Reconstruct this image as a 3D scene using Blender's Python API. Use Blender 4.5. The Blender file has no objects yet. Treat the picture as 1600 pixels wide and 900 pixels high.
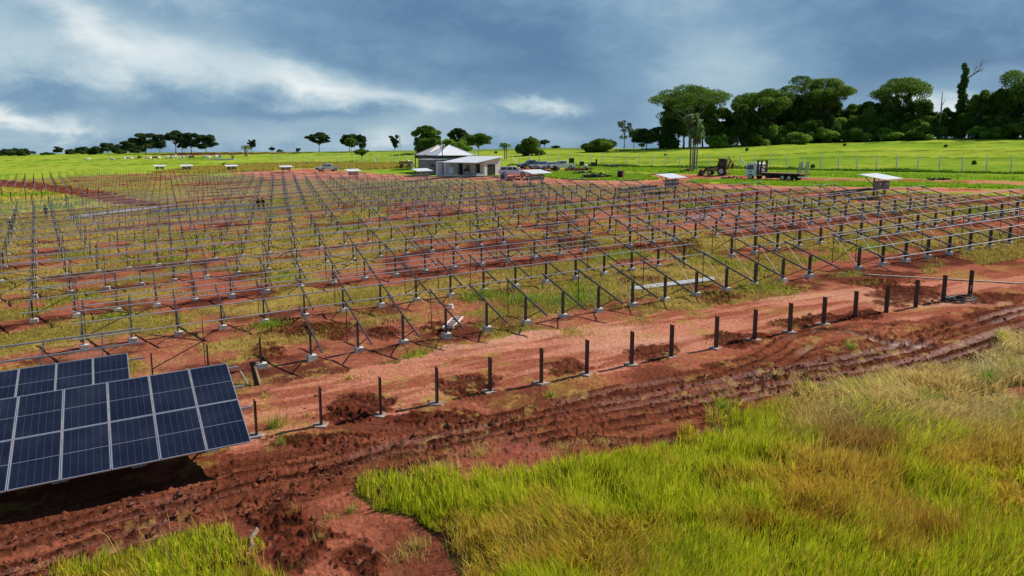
import bpy, math, random
import numpy as np
from mathutils import Vector, Matrix, Euler
R = math.radians
S = bpy.context.scene
COL = S.collection
rng = np.random.default_rng(7)
random.seed(7)

# ------------------------------------------------------------------ camera
FPX, PITCH, CAMZ = 1236.5, R(9.864), 9.104
cam = bpy.data.objects.new('camera', bpy.data.cameras.new('camera'))
COL.objects.link(cam)
cam.location = (0, 0, CAMZ)
cam.rotation_euler = (R(90) - PITCH, 0, 0)
cam.data.sensor_width = 36; cam.data.lens = FPX / 1600 * 36
cam.data.clip_start = .1; cam.data.clip_end = 20000
S.camera = cam
# ------------------------------------------------------------------ sun and exposure
SUN = Vector((1.22, .62, 1.28)).normalized()
SUN_EL = math.asin(SUN.z); SUN_AZ = math.atan2(SUN.x, SUN.y)
sl = bpy.data.lights.new('sun', 'SUN'); sl.energy = 5.0; sl.angle = R(.55); sl.color = (1, .93, .83)
so = bpy.data.objects.new('sun', sl); COL.objects.link(so)
so.rotation_euler = SUN.to_track_quat('Z', 'Y').to_euler()
S.view_settings.view_transform = 'Standard'; S.view_settings.look = 'None'
S.view_settings.exposure = .10; S.view_settings.gamma = 1
S.render.engine = 'CYCLES'

# ------------------------------------------------------------------ world: storm sky
W = bpy.data.worlds.new('World'); S.world = W; W.use_nodes = True
nt = W.node_tree; nt.nodes.clear(); L = nt.links
def nd(t, **k):
    n = nt.nodes.new(t)
    for a, b in k.items(): setattr(n, a, b)
    return n
def mth(op, a, b=None, c=None, clamp=False):
    n = nd('ShaderNodeMath', operation=op, use_clamp=clamp)
    for i, v in enumerate((a, b, c)):
        if v is None: continue
        if isinstance(v, (int, float)): n.inputs[i].default_value = v
        else: L.new(v, n.inputs[i])
    return n.outputs[0]
tc = nd('ShaderNodeTexCoord'); sx = nd('ShaderNodeSeparateXYZ'); L.new(tc.outputs['Generated'], sx.inputs[0])
DX, DY, DZ = sx.outputs
az = mth('ARCTAN2', DX, DY); el = mth('ARCSINE', DZ)
# cloud-deck coordinates (a flat layer overhead seen in perspective)
zc = mth('ADD', mth('MAXIMUM', DZ, 0.0), .16)
cv = nd('ShaderNodeCombineXYZ'); L.new(mth('DIVIDE', DX, zc), cv.inputs[0]); L.new(mth('DIVIDE', DY, zc), cv.inputs[1])
def noise(vec, sc, det=6, rough=.55, dist=0.0, off=0):
    n = nd('ShaderNodeTexNoise'); n.inputs['Scale'].default_value = sc; n.inputs['Detail'].default_value = det
    n.inputs['Roughness'].default_value = rough; n.inputs['Distortion'].default_value = dist
    m = nd('ShaderNodeMapping'); m.inputs['Location'].default_value = (off, off * .7, off * .3)
    L.new(vec, m.inputs[0]); L.new(m.outputs[0], n.inputs['Vector'])
    return n.outputs[0]
n1 = noise(cv.outputs[0], .85, 7, .52, .7, 3.1)
n2 = noise(cv.outputs[0], 2.6, 7, .55, .3, 9.7)
av = nd('ShaderNodeCombineXYZ'); L.new(az, av.inputs[0]); L.new(mth('MULTIPLY', el, 1.9), av.inputs[1])
n3 = noise(av.outputs[0], 5.5, 6, .55, .4, 1.3)
n4 = noise(av.outputs[0], 13, 7, .6, .3, 5.3)
n5 = noise(av.outputs[0], 4.2, 7, .56, .6, 11.3)
wa = mth('ADD', az, mth('MULTIPLY', mth('SUBTRACT', n3, .5), .20))
we = mth('ADD', el, mth('MULTIPLY', mth('SUBTRACT', n4, .5), .060))
def blob(px, py, w, h, amp, rot=0):
    a0 = math.atan((px - 800) / FPX); e0 = (235 - py) / FPX; c, s = math.cos(R(rot)), math.sin(R(rot))
    da = mth('SUBTRACT', wa, a0); de = mth('SUBTRACT', we, e0)
    u = mth('ADD', mth('MULTIPLY', da, c), mth('MULTIPLY', de, s)); v = mth('SUBTRACT', mth('MULTIPLY', de, c), mth('MULTIPLY', da, s))
    q = mth('ADD', mth('POWER', mth('ABSOLUTE', mth('MULTIPLY', u, FPX / w)), 2.0), mth('POWER', mth('ABSOLUTE', mth('MULTIPLY', v, FPX / h)), 2.0))
    return mth('MULTIPLY', mth('EXPONENT', mth('MULTIPLY', q, -1.0)), amp)
V = mth('ADD', mth('MULTIPLY', mth('SUBTRACT', n1, .5), .10), mth('MULTIPLY', mth('SUBTRACT', n5, .5), .46))
V = mth('ADD', V, mth('MULTIPLY', mth('SUBTRACT', n4, .5), .36))
V = mth('ADD', V, .43)
V = mth('SUBTRACT', V, mth('MULTIPLY', mth('SUBTRACT', el, .22, clamp=True), .9))
for b in [(60, 60, 300, 110, .12), (130, 55, 90, 26, .20, -15), (200, 85, 70, 24, .20, -20), (340, 38, 60, 18, .17, -20), (230, 125, 290, 40, .16, -6), (480, 138, 210, 34, .20, -10),
          (480, 132, 60, 12, .18, -25), (660, 158, 150, 13, .18, -5), (560, 100, 240, 26, -.16, -14), (850, 166, 50, 11, .42, 0), (40, 192, 62, 11, .48, -3), (145, 205, 36, 9, .24),
          (640, 215, 40, 14, .16), (200, 165, 330, 22, -.13, 0), (500, 183, 170, 9, -.14, 0), (300, 215, 500, 20, .10), (480, 20, 150, 60, -.03), (760, 60, 260, 60, -.19, -8), (1500, 60, 330, 120, -.18), (1480, 110, 180, 26, -.12, 0),
          (1080, 150, 120, 130, .20), (1190, 30, 170, 40, -.05), (1390, 20, 130, 26, .06, -5), (1475, 172, 34, 17, .50), (1560, 140, 70, 12, .10), (930, 120, 160, 80, -.10), (900, 212, 200, 22, .06)]:
    V = mth('ADD', V, blob(*b))
ramp = nd('ShaderNodeValToRGB'); L.new(V, ramp.inputs[0])
cr = ramp.color_ramp; cr.interpolation = 'LINEAR'
cr.elements[0].position = 0.0; cr.elements[0].color = (.062, .148, .290, 1)
cr.elements[1].position = 1.0; cr.elements[1].color = (.80, .85, .87, 1)
for p_, c_ in ((.20, (.098, .200, .350, 1)), (.40, (.180, .318, .470, 1)), (.60, (.36, .50, .60, 1)), (.80, (.60, .70, .75, 1))):
    e = cr.elements.new(p_); e.color = c_
sky = nd('ShaderNodeTexSky', sky_type='NISHITA'); sky.sun_disc = False
sky.sun_elevation = SUN_EL; sky.sun_rotation = SUN_AZ
b1 = nd('ShaderNodeBackground'); L.new(sky.outputs[0], b1.inputs[0]); b1.inputs[1].default_value = .08
b2 = nd('ShaderNodeBackground'); L.new(ramp.outputs[0], b2.inputs[0]); b2.inputs[1].default_value = 1.0
mx = nd('ShaderNodeMixShader'); mx.inputs[0].default_value = .93
L.new(b1.outputs[0], mx.inputs[1]); L.new(b2.outputs[0], mx.inputs[2])
wo = nd('ShaderNodeOutputWorld'); L.new(mx.outputs[0], wo.inputs[0])

# ------------------------------------------------------------------ tagging
def tag(o, label=None, cat=None, group=None, kind=None):
    if label: o['label'] = label
    if cat: o['category'] = cat
    if group: o['group'] = group
    if kind: o['kind'] = kind
    return o
def empty(name, loc, rz=0, label=None, cat=None, group=None):
    o = bpy.data.objects.new(name, None); COL.objects.link(o); o.empty_display_size = .3
    o.location = loc; o.rotation_euler = (0, 0, rz)
    return tag(o, label, cat, group)
def clone(o, name=None, parent=None):
    c = o.copy(); COL.objects.link(c)
    if name: c.name = name
    if parent is not None: c.parent = parent
    return c
def clone_tree(o, kids, parent=None):
    c = clone(o, parent=parent)
    for ch in kids.get(o, ()): clone_tree(ch, kids, c)
    return c
def kid_map(root):
    k = {}
    def rec(o):
        k[o] = list(o.children)
        for c in o.children: rec(c)
    rec(root); return k

# ------------------------------------------------------------------ materials
def mat(name, col, rough=.6, metal=0.0, var=0.0, vscale=3.0, col2=None, bump=0.0, bscale=20, coat=0, spec=None, det=4):
    m = bpy.data.materials.new(name); m.use_nodes = True
    t = m.node_tree; p = t.nodes['Principled BSDF']
    p.inputs['Base Color'].default_value = (*col, 1); p.inputs['Roughness'].default_value = rough; p.inputs['Metallic'].default_value = metal
    if coat: p.inputs['Coat Weight'].default_value = coat
    if spec is not None: p.inputs['Specular IOR Level'].default_value = spec
    tcn = t.nodes.new('ShaderNodeTexCoord')
    if col2 is None and var > 0: col2 = tuple(max(0, c * (1 - var)) for c in col)
    if col2 is not None:
        n = t.nodes.new('ShaderNodeTexNoise'); n.inputs['Scale'].default_value = vscale; n.inputs['Detail'].default_value = det; n.inputs['Roughness'].default_value = .65
        t.links.new(tcn.outputs['Object'], n.inputs['Vector'])
        r = t.nodes.new('ShaderNodeValToRGB'); r.color_ramp.elements[0].position = .35; r.color_ramp.elements[1].position = .65
        r.color_ramp.elements[0].color = (*col, 1); r.color_ramp.elements[1].color = (*col2, 1)
        t.links.new(n.outputs[0], r.inputs[0]); t.links.new(r.outputs[0], p.inputs['Base Color'])
    if bump:
        n = t.nodes.new('ShaderNodeTexNoise'); n.inputs['Scale'].default_value = bscale; n.inputs['Detail'].default_value = 6
        t.links.new(tcn.outputs['Object'], n.inputs['Vector'])
        b = t.nodes.new('ShaderNodeBump'); b.inputs['Strength'].default_value = bump; b.inputs['Distance'].default_value = .05
        t.links.new(n.outputs[0], b.inputs['Height']); t.links.new(b.outputs[0], p.inputs['Normal'])
    return m
def leafmat(name, attr=None, col=(.1, .2, .03), col2=(.2, .3, .05), vscale=.35, trans=.35, rough=.6):
    m = bpy.data.materials.new(name); m.use_nodes = True
    t = m.node_tree; t.nodes.clear(); lk = t.links
    out = t.nodes.new('ShaderNodeOutputMaterial'); mxs = t.nodes.new('ShaderNodeMixShader'); mxs.inputs[0].default_value = trans
    d = t.nodes.new('ShaderNodeBsdfPrincipled'); d.inputs['Roughness'].default_value = rough; d.inputs['Specular IOR Level'].default_value = .08
    tr = t.nodes.new('ShaderNodeBsdfTranslucent')
    if attr:
        a = t.nodes.new('ShaderNodeAttribute'); a.attribute_name = attr; c = a.outputs['Color']
    else:
        tcn = t.nodes.new('ShaderNodeTexCoord'); n = t.nodes.new('ShaderNodeTexNoise'); n.inputs['Scale'].default_value = vscale; n.inputs['Detail'].default_value = 5
        n.inputs['Roughness'].default_value = .7
        lk.new(tcn.outputs['Object'], n.inputs['Vector'])
        r = t.nodes.new('ShaderNodeValToRGB'); r.color_ramp.elements[0].position = .38; r.color_ramp.elements[1].position = .62
        r.color_ramp.elements[0].color = (*col, 1); r.color_ramp.elements[1].color = (*col2, 1)
        lk.new(n.outputs[0], r.inputs[0]); c = r.outputs[0]
    lk.new(c, d.inputs['Base Color']); lk.new(c, tr.inputs['Color'])
    lk.new(d.outputs[0], mxs.inputs[1]); lk.new(tr.outputs[0], mxs.inputs[2]); lk.new(mxs.outputs[0], out.inputs[0])
    return m
M = dict(
    post=mat('weathered_dark_steel', (.040, .024, .020), .55, .2, col2=(.085, .055, .045), vscale=9),
    rackpost=mat('rack_post_steel', (.042, .029, .027), .55, .2, col2=(.085, .072, .078), vscale=5),
    rafter=mat('galvanised_beam', (.055, .045, .046), .45, .35, col2=(.12, .11, .125), vscale=6),
    rail=mat('galvanised_rail', (.66, .65, .69), .34, .55, col2=(.45, .44, .48), vscale=2),
    rod=mat('thin_steel_rod', (.07, .058, .055), .5, .4),
    concrete=mat('concrete', (.66, .62, .56), .9, 0, col2=(.46, .40, .34), vscale=8, bump=.4, bscale=30),
    white=mat('white_paint', (.80, .80, .78), .55, 0, var=.06, vscale=1.5),
    whitepost=mat('whitewashed_concrete', (.74, .73, .70), .8, 0, col2=(.52, .50, .47), vscale=4),
    whiteroof=mat('white_metal_roof', (.82, .83, .84), .38, .1, var=.07, vscale=1.2),
    creamroof=mat('pale_tin_roof', (.80, .74, .68), .5, .1, col2=(.68, .60, .54), vscale=.8),
    greywall=mat('grey_render', (.24, .26, .28), .85, 0, var=.12, vscale=1.5),
    whitewall=mat('white_render', (.66, .64, .62), .85, 0, var=.10, vscale=1.0),
    greybox=mat('grey_painted_cabinet', (.22, .24, .27), .5, .2, var=.15, vscale=4),
    lightbox=mat('light_grey_cabinet', (.62, .66, .68), .5, .1, var=.08, vscale=1),
    dark=mat('dark_opening', (.012, .012, .013), .6),
    glass=mat('dark_window_glass', (.02, .028, .035), .08, 0, coat=.5),
    rubber=mat('tyre_rubber', (.02, .02, .02), .85),
    blackplastic=mat('black_plastic', (.018, .018, .020), .5, 0, var=.3, vscale=8),
    carwhite=mat('white_car_paint', (.78, .79, .80), .28, 0, coat=.6),
    cargrey=mat('grey_blue_car_paint', (.14, .18, .22), .28, .3, coat=.6),
    carsilver=mat('silver_car_paint', (.42, .47, .50), .3, .5, coat=.6),
    rim=mat('alloy_rim', (.45, .45, .46), .35, .8),
    lamp=mat('headlight_lens', (.7, .7, .68), .15, 0, coat=.5),
    redlamp=mat('tail_light_lens', (.4, .02, .02), .2, 0, coat=.5),
    wood=mat('worn_wood', (.30, .17, .10), .85, 0, col2=(.42, .27, .17), vscale=3),
    deck=mat('red_brown_timber_deck', (.38, .17, .10), .85, 0, col2=(.52, .32, .22), vscale=1.2),
    rust=mat('rusty_steel', (.17, .065, .035), .85, .1, col2=(.09, .035, .022), vscale=5),
    yellow=mat('worn_yellow_machine_paint', (.50, .36, .08), .5, 0, col2=(.28, .20, .08), vscale=2),
    steel=mat('black_chassis_steel', (.025, .024, .024), .6, .3),
    greysteel=mat('light_steel', (.36, .38, .40), .45, .6),
    bark=mat('bark', (.13, .095, .07), .95, 0, col2=(.24, .19, .15), vscale=2.5),
    palebark=mat('pale_bark', (.36, .31, .26), .9, 0, col2=(.20, .17, .14), vscale=2.5),
    deadwood=mat('dead_wood', (.42, .30, .23), .9, 0, col2=(.24, .15, .11), vscale=7, bump=.5),
    skin=mat('skin', (.30, .17, .11), .6),
    navy=mat('navy_cloth', (.012, .016, .035), .9), black=mat('black_cloth', (.010, .010, .012), .9),
    jeans=mat('blue_grey_trousers', (.06, .085, .13), .9), hat=mat('pale_helmet', (.75, .72, .66), .5),
    cow=mat('white_cow_hide', (.66, .62, .56), .9, 0, var=.15, vscale=2), cowbrown=mat('brown_cow_hide', (.16, .08, .05), .9),
    alu=mat('panel_aluminium_frame', (.62, .64, .67), .35, .6),
    board=mat('bleached_board', (.58, .46, .34), .85, 0, var=.2, vscale=3),
    blue=mat('blue_plastic', (.03, .08, .20), .5),
    l_dark=leafmat('foliage_dark', col=(.050, .110, .018), col2=(.140, .230, .036), vscale=.20, trans=.45),
    l_mid=leafmat('foliage_mid', col=(.060, .130, .018), col2=(.215, .320, .045), vscale=.16, trans=.42),
    l_bright=leafmat('foliage_bright', col=(.13, .26, .03), col2=(.30, .44, .06), vscale=.3, trans=.45),
    l_far=leafmat('foliage_far', col=(.040, .075, .030), col2=(.105, .160, .050), vscale=.15, trans=.4),
    l_grey=leafmat('foliage_grey_green', col=(.10, .14, .08), col2=(.22, .27, .16), vscale=.5, trans=.3),
    l_palm=leafmat('palm_fronds', col=(.13, .24, .05), col2=(.28, .38, .14), vscale=.5, trans=.3),
    l_dry=leafmat('dry_palm_fronds', col=(.20, .15, .075), col2=(.12, .12, .05), vscale=.5, trans=.25),
    grass=leafmat('grass_blades', attr='Col', trans=.33, rough=.6),
)
def cell_material():
    m = bpy.data.materials.new('solar_cells'); m.use_nodes = True
    t = m.node_tree; p = t.nodes['Principled BSDF']; lk = t.links
    tcn = t.nodes.new('ShaderNodeTexCoord'); s = t.nodes.new('ShaderNodeSeparateXYZ'); lk.new(tcn.outputs['Object'], s.inputs[0])
    def mm(op, a, b=None):
        n = t.nodes.new('ShaderNodeMath'); n.operation = op
        for i, v in enumerate((a, b)):
            if v is None: continue
            if isinstance(v, (int, float)): n.inputs[i].default_value = v
            else: lk.new(v, n.inputs[i])
        return n.outputs[0]
    def line(co, pitch, w, off=0.0):          # 1 on a line every pitch metres
        q = mm('FRACT', mm('ADD', mm('DIVIDE', mm('ADD', co, off), pitch), 100.0))
        d = mm('MINIMUM', q, mm('SUBTRACT', 1.0, q))
        return mm('LESS_THAN', d, w / pitch)
    X, Y = s.outputs[0], s.outputs[1]
    col = line(X, 1.07 / 6, .0045, -.032); row = line(Y, 2.19 / 24, .0028, -.042)
    mid = mm('LESS_THAN', mm('ABSOLUTE', mm('SUBTRACT', Y, 1.139)), .012)
    bus = line(X, 1.07 / 60, .0010, -.032)
    edge = mm('MAXIMUM', mm('GREATER_THAN', mm('ABSOLUTE', mm('SUBTRACT', X, .567)), .536), mm('GREATER_THAN', mm('ABSOLUTE', mm('SUBTRACT', Y, 1.139)), 1.10))
    f = mm('MAXIMUM', mm('MULTIPLY', mid, .40), mm('MAXIMUM', mm('MULTIPLY', col, .14), mm('MAXIMUM', mm('MULTIPLY', row, .07), mm('MULTIPLY', bus, .05))))
    f = mm('MAXIMUM', f, mm('MULTIPLY', edge, .25))
    nz = t.nodes.new('ShaderNodeTexNoise'); nz.inputs['Scale'].default_value = .9; nz.inputs['Detail'].default_value = 5
    ob = t.nodes.new('ShaderNodeObjectInfo'); va = t.nodes.new('ShaderNodeVectorMath'); lk.new(tcn.outputs['Object'], va.inputs[0]); lk.new(ob.outputs['Location'], va.inputs[1]); lk.new(va.outputs[0], nz.inputs['Vector'])
    f = mm('MAXIMUM', f, mm('MULTIPLY', mm('POWER', nz.outputs[0], 2.5), .10))
    mxn = t.nodes.new('ShaderNodeMix'); mxn.data_type = 'RGBA'
    mxn.inputs[6].default_value = (.0030, .0052, .021, 1); mxn.inputs[7].default_value = (.40, .44, .54, 1)
    lk.new(f, mxn.inputs[0]); lk.new(mxn.outputs[2], p.inputs['Base Color'])
    p.inputs['Roughness'].default_value = .14; p.inputs['Specular IOR Level'].default_value = .14
    return m
M['cells'] = cell_material()

# ------------------------------------------------------------------ mesh builder
class MB:
    def __init__(s): s.v = []; s.f = []; s.m = []; s.mi = 0
    def add(s, vs, fs, mi=None):
        o = len(s.v); s.v += [tuple(v) for v in vs]; s.f += [tuple(i + o for i in f) for f in fs]; s.m += [s.mi if mi is None else mi] * len(fs); return s
    def box(s, c, d, rot=None, mi=None, taper=1.0):
        x, y, z = d[0] / 2, d[1] / 2, d[2] / 2; k = taper
        vs = [Vector(q) for q in ((-x, -y, -z), (x, -y, -z), (x, y, -z), (-x, y, -z), (-x * k, -y * k, z), (x * k, -y * k, z), (x * k, y * k, z), (-x * k, y * k, z))]
        if rot is not None:
            e = Euler(rot).to_matrix(); vs = [e @ v for v in vs]
        vs = [v + Vector(c) for v in vs]
        return s.add(vs, [(0, 3, 2, 1), (4, 5, 6, 7), (0, 1, 5, 4), (1, 2, 6, 5), (2, 3, 7, 6), (3, 0, 4, 7)], mi)
    def bar(s, a, b, w, h, mi=None):                     # rectangular bar from a to b
        a, b = Vector(a), Vector(b); d = (b - a).normalized()
        up = Vector((0, 0, 1)) if abs(d.z) < .95 else Vector((0, 1, 0))
        sd = d.cross(up).normalized(); u = sd.cross(d).normalized(); vs = []
        for p in (a, b):
            for i, j in ((-1, -1), (1, -1), (1, 1), (-1, 1)): vs.append(p + sd * i * w / 2 + u * j * h / 2)
        return s.add(vs, [(0, 3, 2, 1), (4, 5, 6, 7), (0, 1, 5, 4), (1, 2, 6, 5), (2, 3, 7, 6), (3, 0, 4, 7)], mi)
    def tbar(s, a, b, w, h, tilt, mi=None):              # bar whose section is tilted about its own axis
        a, b = Vector(a), Vector(b); d = (b - a).normalized(); u0 = Vector((0, -math.sin(tilt), math.cos(tilt))); sd = d.cross(u0).normalized(); u = sd.cross(d).normalized(); vs = []
        for p in (a, b):
            for i, j in ((-1, -1), (1, -1), (1, 1), (-1, 1)): vs.append(p + sd * i * w / 2 + u * j * h / 2)
        return s.add(vs, [(0, 3, 2, 1), (4, 5, 6, 7), (0, 1, 5, 4), (1, 2, 6, 5), (2, 3, 7, 6), (3, 0, 4, 7)], mi)
    def tube(s, pts, rs, n=8, mi=None, cap=True):
        pts = [Vector(p) for p in pts]
        if isinstance(rs, (int, float)): rs = [rs] * len(pts)
        vs = []; fs = []; ref = None
        for i, p in enumerate(pts):
            d = (pts[min(i + 1, len(pts) - 1)] - pts[max(i - 1, 0)]).normalized()
            if ref is None: ref = Vector((0, 0, 1)) if abs(d.z) < .9 else Vector((1, 0, 0))
            a = d.cross(ref).normalized(); b = d.cross(a).normalized(); ref = -b if False else ref
            for k in range(n):
                t = 2 * math.pi * k / n; vs.append(p + (a * math.cos(t) + b * math.sin(t)) * rs[i])
        for i in range(len(pts) - 1):
            for k in range(n):
                fs.append((i * n + k, i * n + (k + 1) % n, (i + 1) * n + (k + 1) % n, (i + 1) * n + k))
        if cap: fs.append(tuple(range(n))[::-1]); fs.append(tuple(range((len(pts) - 1) * n, len(pts) * n)))
        return s.add(vs, fs, mi)
    def prism(s, prof, y0, y1, mi=None, inset=None):      # profile in xz, extruded along y
        n = len(prof); vs = [(x, y0, z) for x, z in prof] + [(x, y1, z) for x, z in prof]
        if inset:
            vs = [(x, y0 + (inset(z)), z) for x, z in prof] + [(x, y1 - inset(z), z) for x, z in prof]
        fs = [tuple(range(n)), tuple(range(2 * n - 1, n - 1, -1))] + [(i, i + n, (i + 1) % n + n, (i + 1) % n) for i in range(n)]
        return s.add(vs, fs, mi)
    def mesh(s, name, mats, smooth=False):
        me = bpy.data.meshes.new(name); me.from_pydata([tuple(v) for v in s.v], [], s.f)
        for m in (mats if isinstance(mats, (list, tuple)) else [mats]): me.materials.append(m)
        me.polygons.foreach_set('material_index', s.m)
        if smooth: me.polygons.foreach_set('use_smooth', [True] * len(s.f))
        me.update(); return me
    def build(s, name, mats, parent=None, loc=(0, 0, 0), rot=(0, 0, 0), smooth=False, bevel=0):
        return put(name, s.mesh(name, mats, smooth), parent, loc, rot, bevel)
def put(name, me, parent=None, loc=(0, 0, 0), rot=(0, 0, 0), bevel=0):
    o = bpy.data.objects.new(name, me); COL.objects.link(o); o.location = loc; o.rotation_euler = rot
    if parent is not None: o.parent = parent
    if bevel:
        b = o.modifiers.new('b', 'BEVEL'); b.width = bevel; b.segments = 2; b.limit_method = 'ANGLE'
    return o

# ------------------------------------------------------------------ terrain
SX, SY = .04275, .03266
def sm(a, b, x): t = np.clip((x - a) / (b - a), 0, 1); return t * t * (3 - 2 * t)
def vn(x, y, s, seed=0):
    x = np.asarray(x, float) / s + seed * 17.3; y = np.asarray(y, float) / s - seed * 9.1
    ix = np.floor(x); iy = np.floor(y); fx = x - ix; fy = y - iy; fx = fx * fx * (3 - 2 * fx); fy = fy * fy * (3 - 2 * fy)
    def h(a, b): q = np.sin(a * 127.1 + b * 311.7 + seed * 74.7) * 43758.5453; return q - np.floor(q)
    return (h(ix, iy) * (1 - fx) + h(ix + 1, iy) * fx) * (1 - fy) + (h(ix, iy + 1) * (1 - fx) + h(ix + 1, iy + 1) * fx) * fy
def fb(x, y, s, seed=0, o=4):
    r = 0; a = .5; t = 0
    for i in range(o):
        c_, s_ = math.cos(.6 + 1.1 * i + seed), math.sin(.6 + 1.1 * i + seed)
        r = r + a * vn(x * c_ - y * s_, x * s_ + y * c_, s / 2.1 ** i, seed + i * 3); t += a; a *= .55
    return r / t
CRX = np.array([-600, 0, 100, 200, 340, 500, 700, 800, 850, 1000, 1100, 1200, 1400, 1600, 2200.])
CRY = np.array([246, 243, 240.5, 238.5, 237.5, 237, 234.5, 232.5, 231, 232, 229, 222.5, 216.5, 213.5, 208.])
CP, SP = math.cos(PITCH), math.sin(PITCH)
def crest(x, y):
    cx = np.where(y > 1, x / np.maximum(y, 1) * CP * 1.0, 0); cx = np.clip(cx, -1.1, 1.1)
    yc = np.interp(800 + cx * FPX, CRX, CRY); c = (450 - yc) / FPX
    dy = CP + c * SP; s = (-SP + c * CP) / dy
    xr = np.clip(x / np.maximum(y, 1), -1.2, 1.2)
    D = CAMZ / np.maximum(SX * xr + SY - s, .004)
    return s, D
def base_h(x, y):
    x = np.asarray(x, float); y = np.asarray(y, float)
    pl = SX * x + SY * y
    s, D = crest(x, y)
    far = CAMZ + s * y - .0016 * np.maximum(y - D, 0)
    k = y > 120
    return np.where(k & (y > D), np.minimum(pl, far), np.clip(pl, -40, 60))
def ray(px, py):
    c = (px - 800) / FPX; d = (450 - py) / FPX
    return np.array([c, CP + d * SP, -SP + d * CP])
def at(px, py, z=0.0):
    """ground point surveyed through image point px,py (meets the real terrain)"""
    d = ray(px, py); lo = 5.0
    ts = np.concatenate([np.arange(5, 60, .5), np.geomspace(60, 3000, 900)])
    P = d[None] * ts[:, None]; g = P[:, 2] + CAMZ - base_h(P[:, 0], P[:, 1]) - z
    i = np.argmax(g < 0) if (g < 0).any() else int(np.argmin(g))
    if i == 0: i = 1
    a, b = ts[i - 1], ts[i]
    if g[i] < 0:
        for _ in range(30):
            m = (a + b) / 2; q = d * m
            if q[2] + CAMZ - float(base_h(q[0], q[1])) - z < 0: b = m
            else: a = m
    q = d * b
    return Vector((q[0], q[1], float(base_h(q[0], q[1]))))
EX = np.array([.89660, .43969]); EY = np.array([-.44077, .89756]); O2 = np.array([.3881, .2965])
EI = np.linalg.inv(np.array([EX, EY]).T)
def rowxy(x, y):
    u = np.asarray(x) - O2[0]; v = np.asarray(y) - O2[1]
    return EI[0, 0] * u + EI[0, 1] * v, EI[1, 0] * u + EI[1, 1] * v
def rw(a, b, z=0.0):
    x = O2[0] + EX[0] * a + EY[0] * b; y = O2[1] + EX[1] * a + EY[1] * b
    return Vector((x, y, float(base_h(x, y)) + z))
YAW = math.atan2(EX[1], EX[0]); YROW = lambda k: 23.95 + 7.76 * k
XS = lambda k: 2.64 - 2.59 * k
SPC = 1.973; SLX = .0527

def wpoly(pts): return np.array([at(*p)[:2] for p in pts])
def pip(x, y, poly):
    ins = np.zeros(x.shape, bool); n = len(poly)
    for i in range(n):
        x1, y1 = poly[i]; x2, y2 = poly[(i + 1) % n]
        c = ((y1 > y) != (y2 > y)); xi = (x2 - x1) * (y - y1) / ((y2 - y1) if y2 != y1 else 1e-9) + x1
        ins ^= c & (x < xi)
    return ins
def pline(x, y, pts):                                   # distance and arc length to polyline
    best = np.full(x.shape, 1e9); arc = np.zeros(x.shape); sd = np.zeros(x.shape); acc = 0
    for (x1, y1), (x2, y2) in zip(pts[:-1], pts[1:]):
        dx, dy = x2 - x1, y2 - y1; l2 = dx * dx + dy * dy; l = math.sqrt(l2)
        t = np.clip(((x - x1) * dx + (y - y1) * dy) / l2, 0, 1); qx = x - x1 - t * dx; qy = y - y1 - t * dy
        d = np.hypot(qx, qy); k = d < best; best = np.where(k, d, best); arc = np.where(k, acc + t * l, arc)
        sd = np.where(k, np.sign(qx * -dy + qy * dx), sd); acc += l
    return best, arc, sd
def smoothline(pts, n=6):
    p = np.array(pts, float); out = []
    for i in range(len(p) - 1):
        p0, p1, p2, p3 = p[max(i - 1, 0)], p[i], p[i + 1], p[min(i + 2, len(p) - 1)]
        for j in range(n):
            t = j / n; out.append(.5 * ((2 * p1) + (-p0 + p2) * t + (2 * p0 - 5 * p1 + 4 * p2 - p3) * t * t + (-p0 + 3 * p1 - 3 * p2 + p3) * t ** 3))
    out.append(p[-1]); return np.array(out)
RUTS = [[(-200, 905), (0, 850), (100, 822), (200, 792), (300, 771), (400, 742), (500, 725), (600, 697), (675, 683), (800, 657), (900, 637), (1000, 620), (1100, 599), (1200, 580), (1300, 562), (1400, 540), (1450, 522), (1525, 500), (1600, 480), (1800, 430)],
        [(-200, 955), (0, 897), (50, 884), (200, 830), (275, 810), (400, 774), (475, 761), (525, 747), (625, 722), (700, 706), (800, 682), (975, 650), (1075, 632), (1150, 614), (1200, 605), (1262, 593), (1400, 567), (1450, 555), (1525, 530), (1600, 505), (1800, 455)],
        [(600, 690), (700, 668), (800, 648), (900, 622), (1000, 600), (1100, 583), (1180, 560), (1210, 545), (1240, 525), (1290, 516), (1340, 522), (1380, 535), (1450, 540)],
        [(1180, 590), (1230, 565), (1260, 545), (1300, 537), (1350, 535), (1420, 545)],
        [(820, 705), (900, 690), (1010, 692), (1080, 680), (1130, 665)]]
RUTW = [smoothline([at(*p)[:2] for p in l], 4) for l in RUTS]
ROAD_MUD = wpoly([(-300, 960), (0, 812), (120, 780), (250, 755), (330, 742), (400, 715), (520, 690), (640, 668), (800, 648), (920, 612), (1050, 588), (1150, 560), (1200, 535), (1300, 512), (1420, 508), (1500, 498), (1600, 465), (1900, 400),
                  (1900, 520), (1600, 530), (1500, 575), (1300, 595), (1150, 660), (1050, 690), (870, 730), (700, 748), (560, 755), (480, 790), (330, 815), (180, 860), (80, 900), (-300, 1050)])
TALL = wpoly([(548, 768), (585, 735), (640, 738), (700, 748), (745, 775), (800, 742), (870, 735), (930, 718), (1000, 704), (1050, 694), (1120, 676), (1100, 655), (1145, 628), (1160, 655), (1200, 628), (1290, 598), (1400, 580), (1480, 568), (1540, 552), (1570, 530), (1620, 512), (1900, 450),
              (2300, 700), (2300, 1200), (900, 1200), (760, 1010), (715, 900), (690, 850), (640, 808), (590, 800)])
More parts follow.
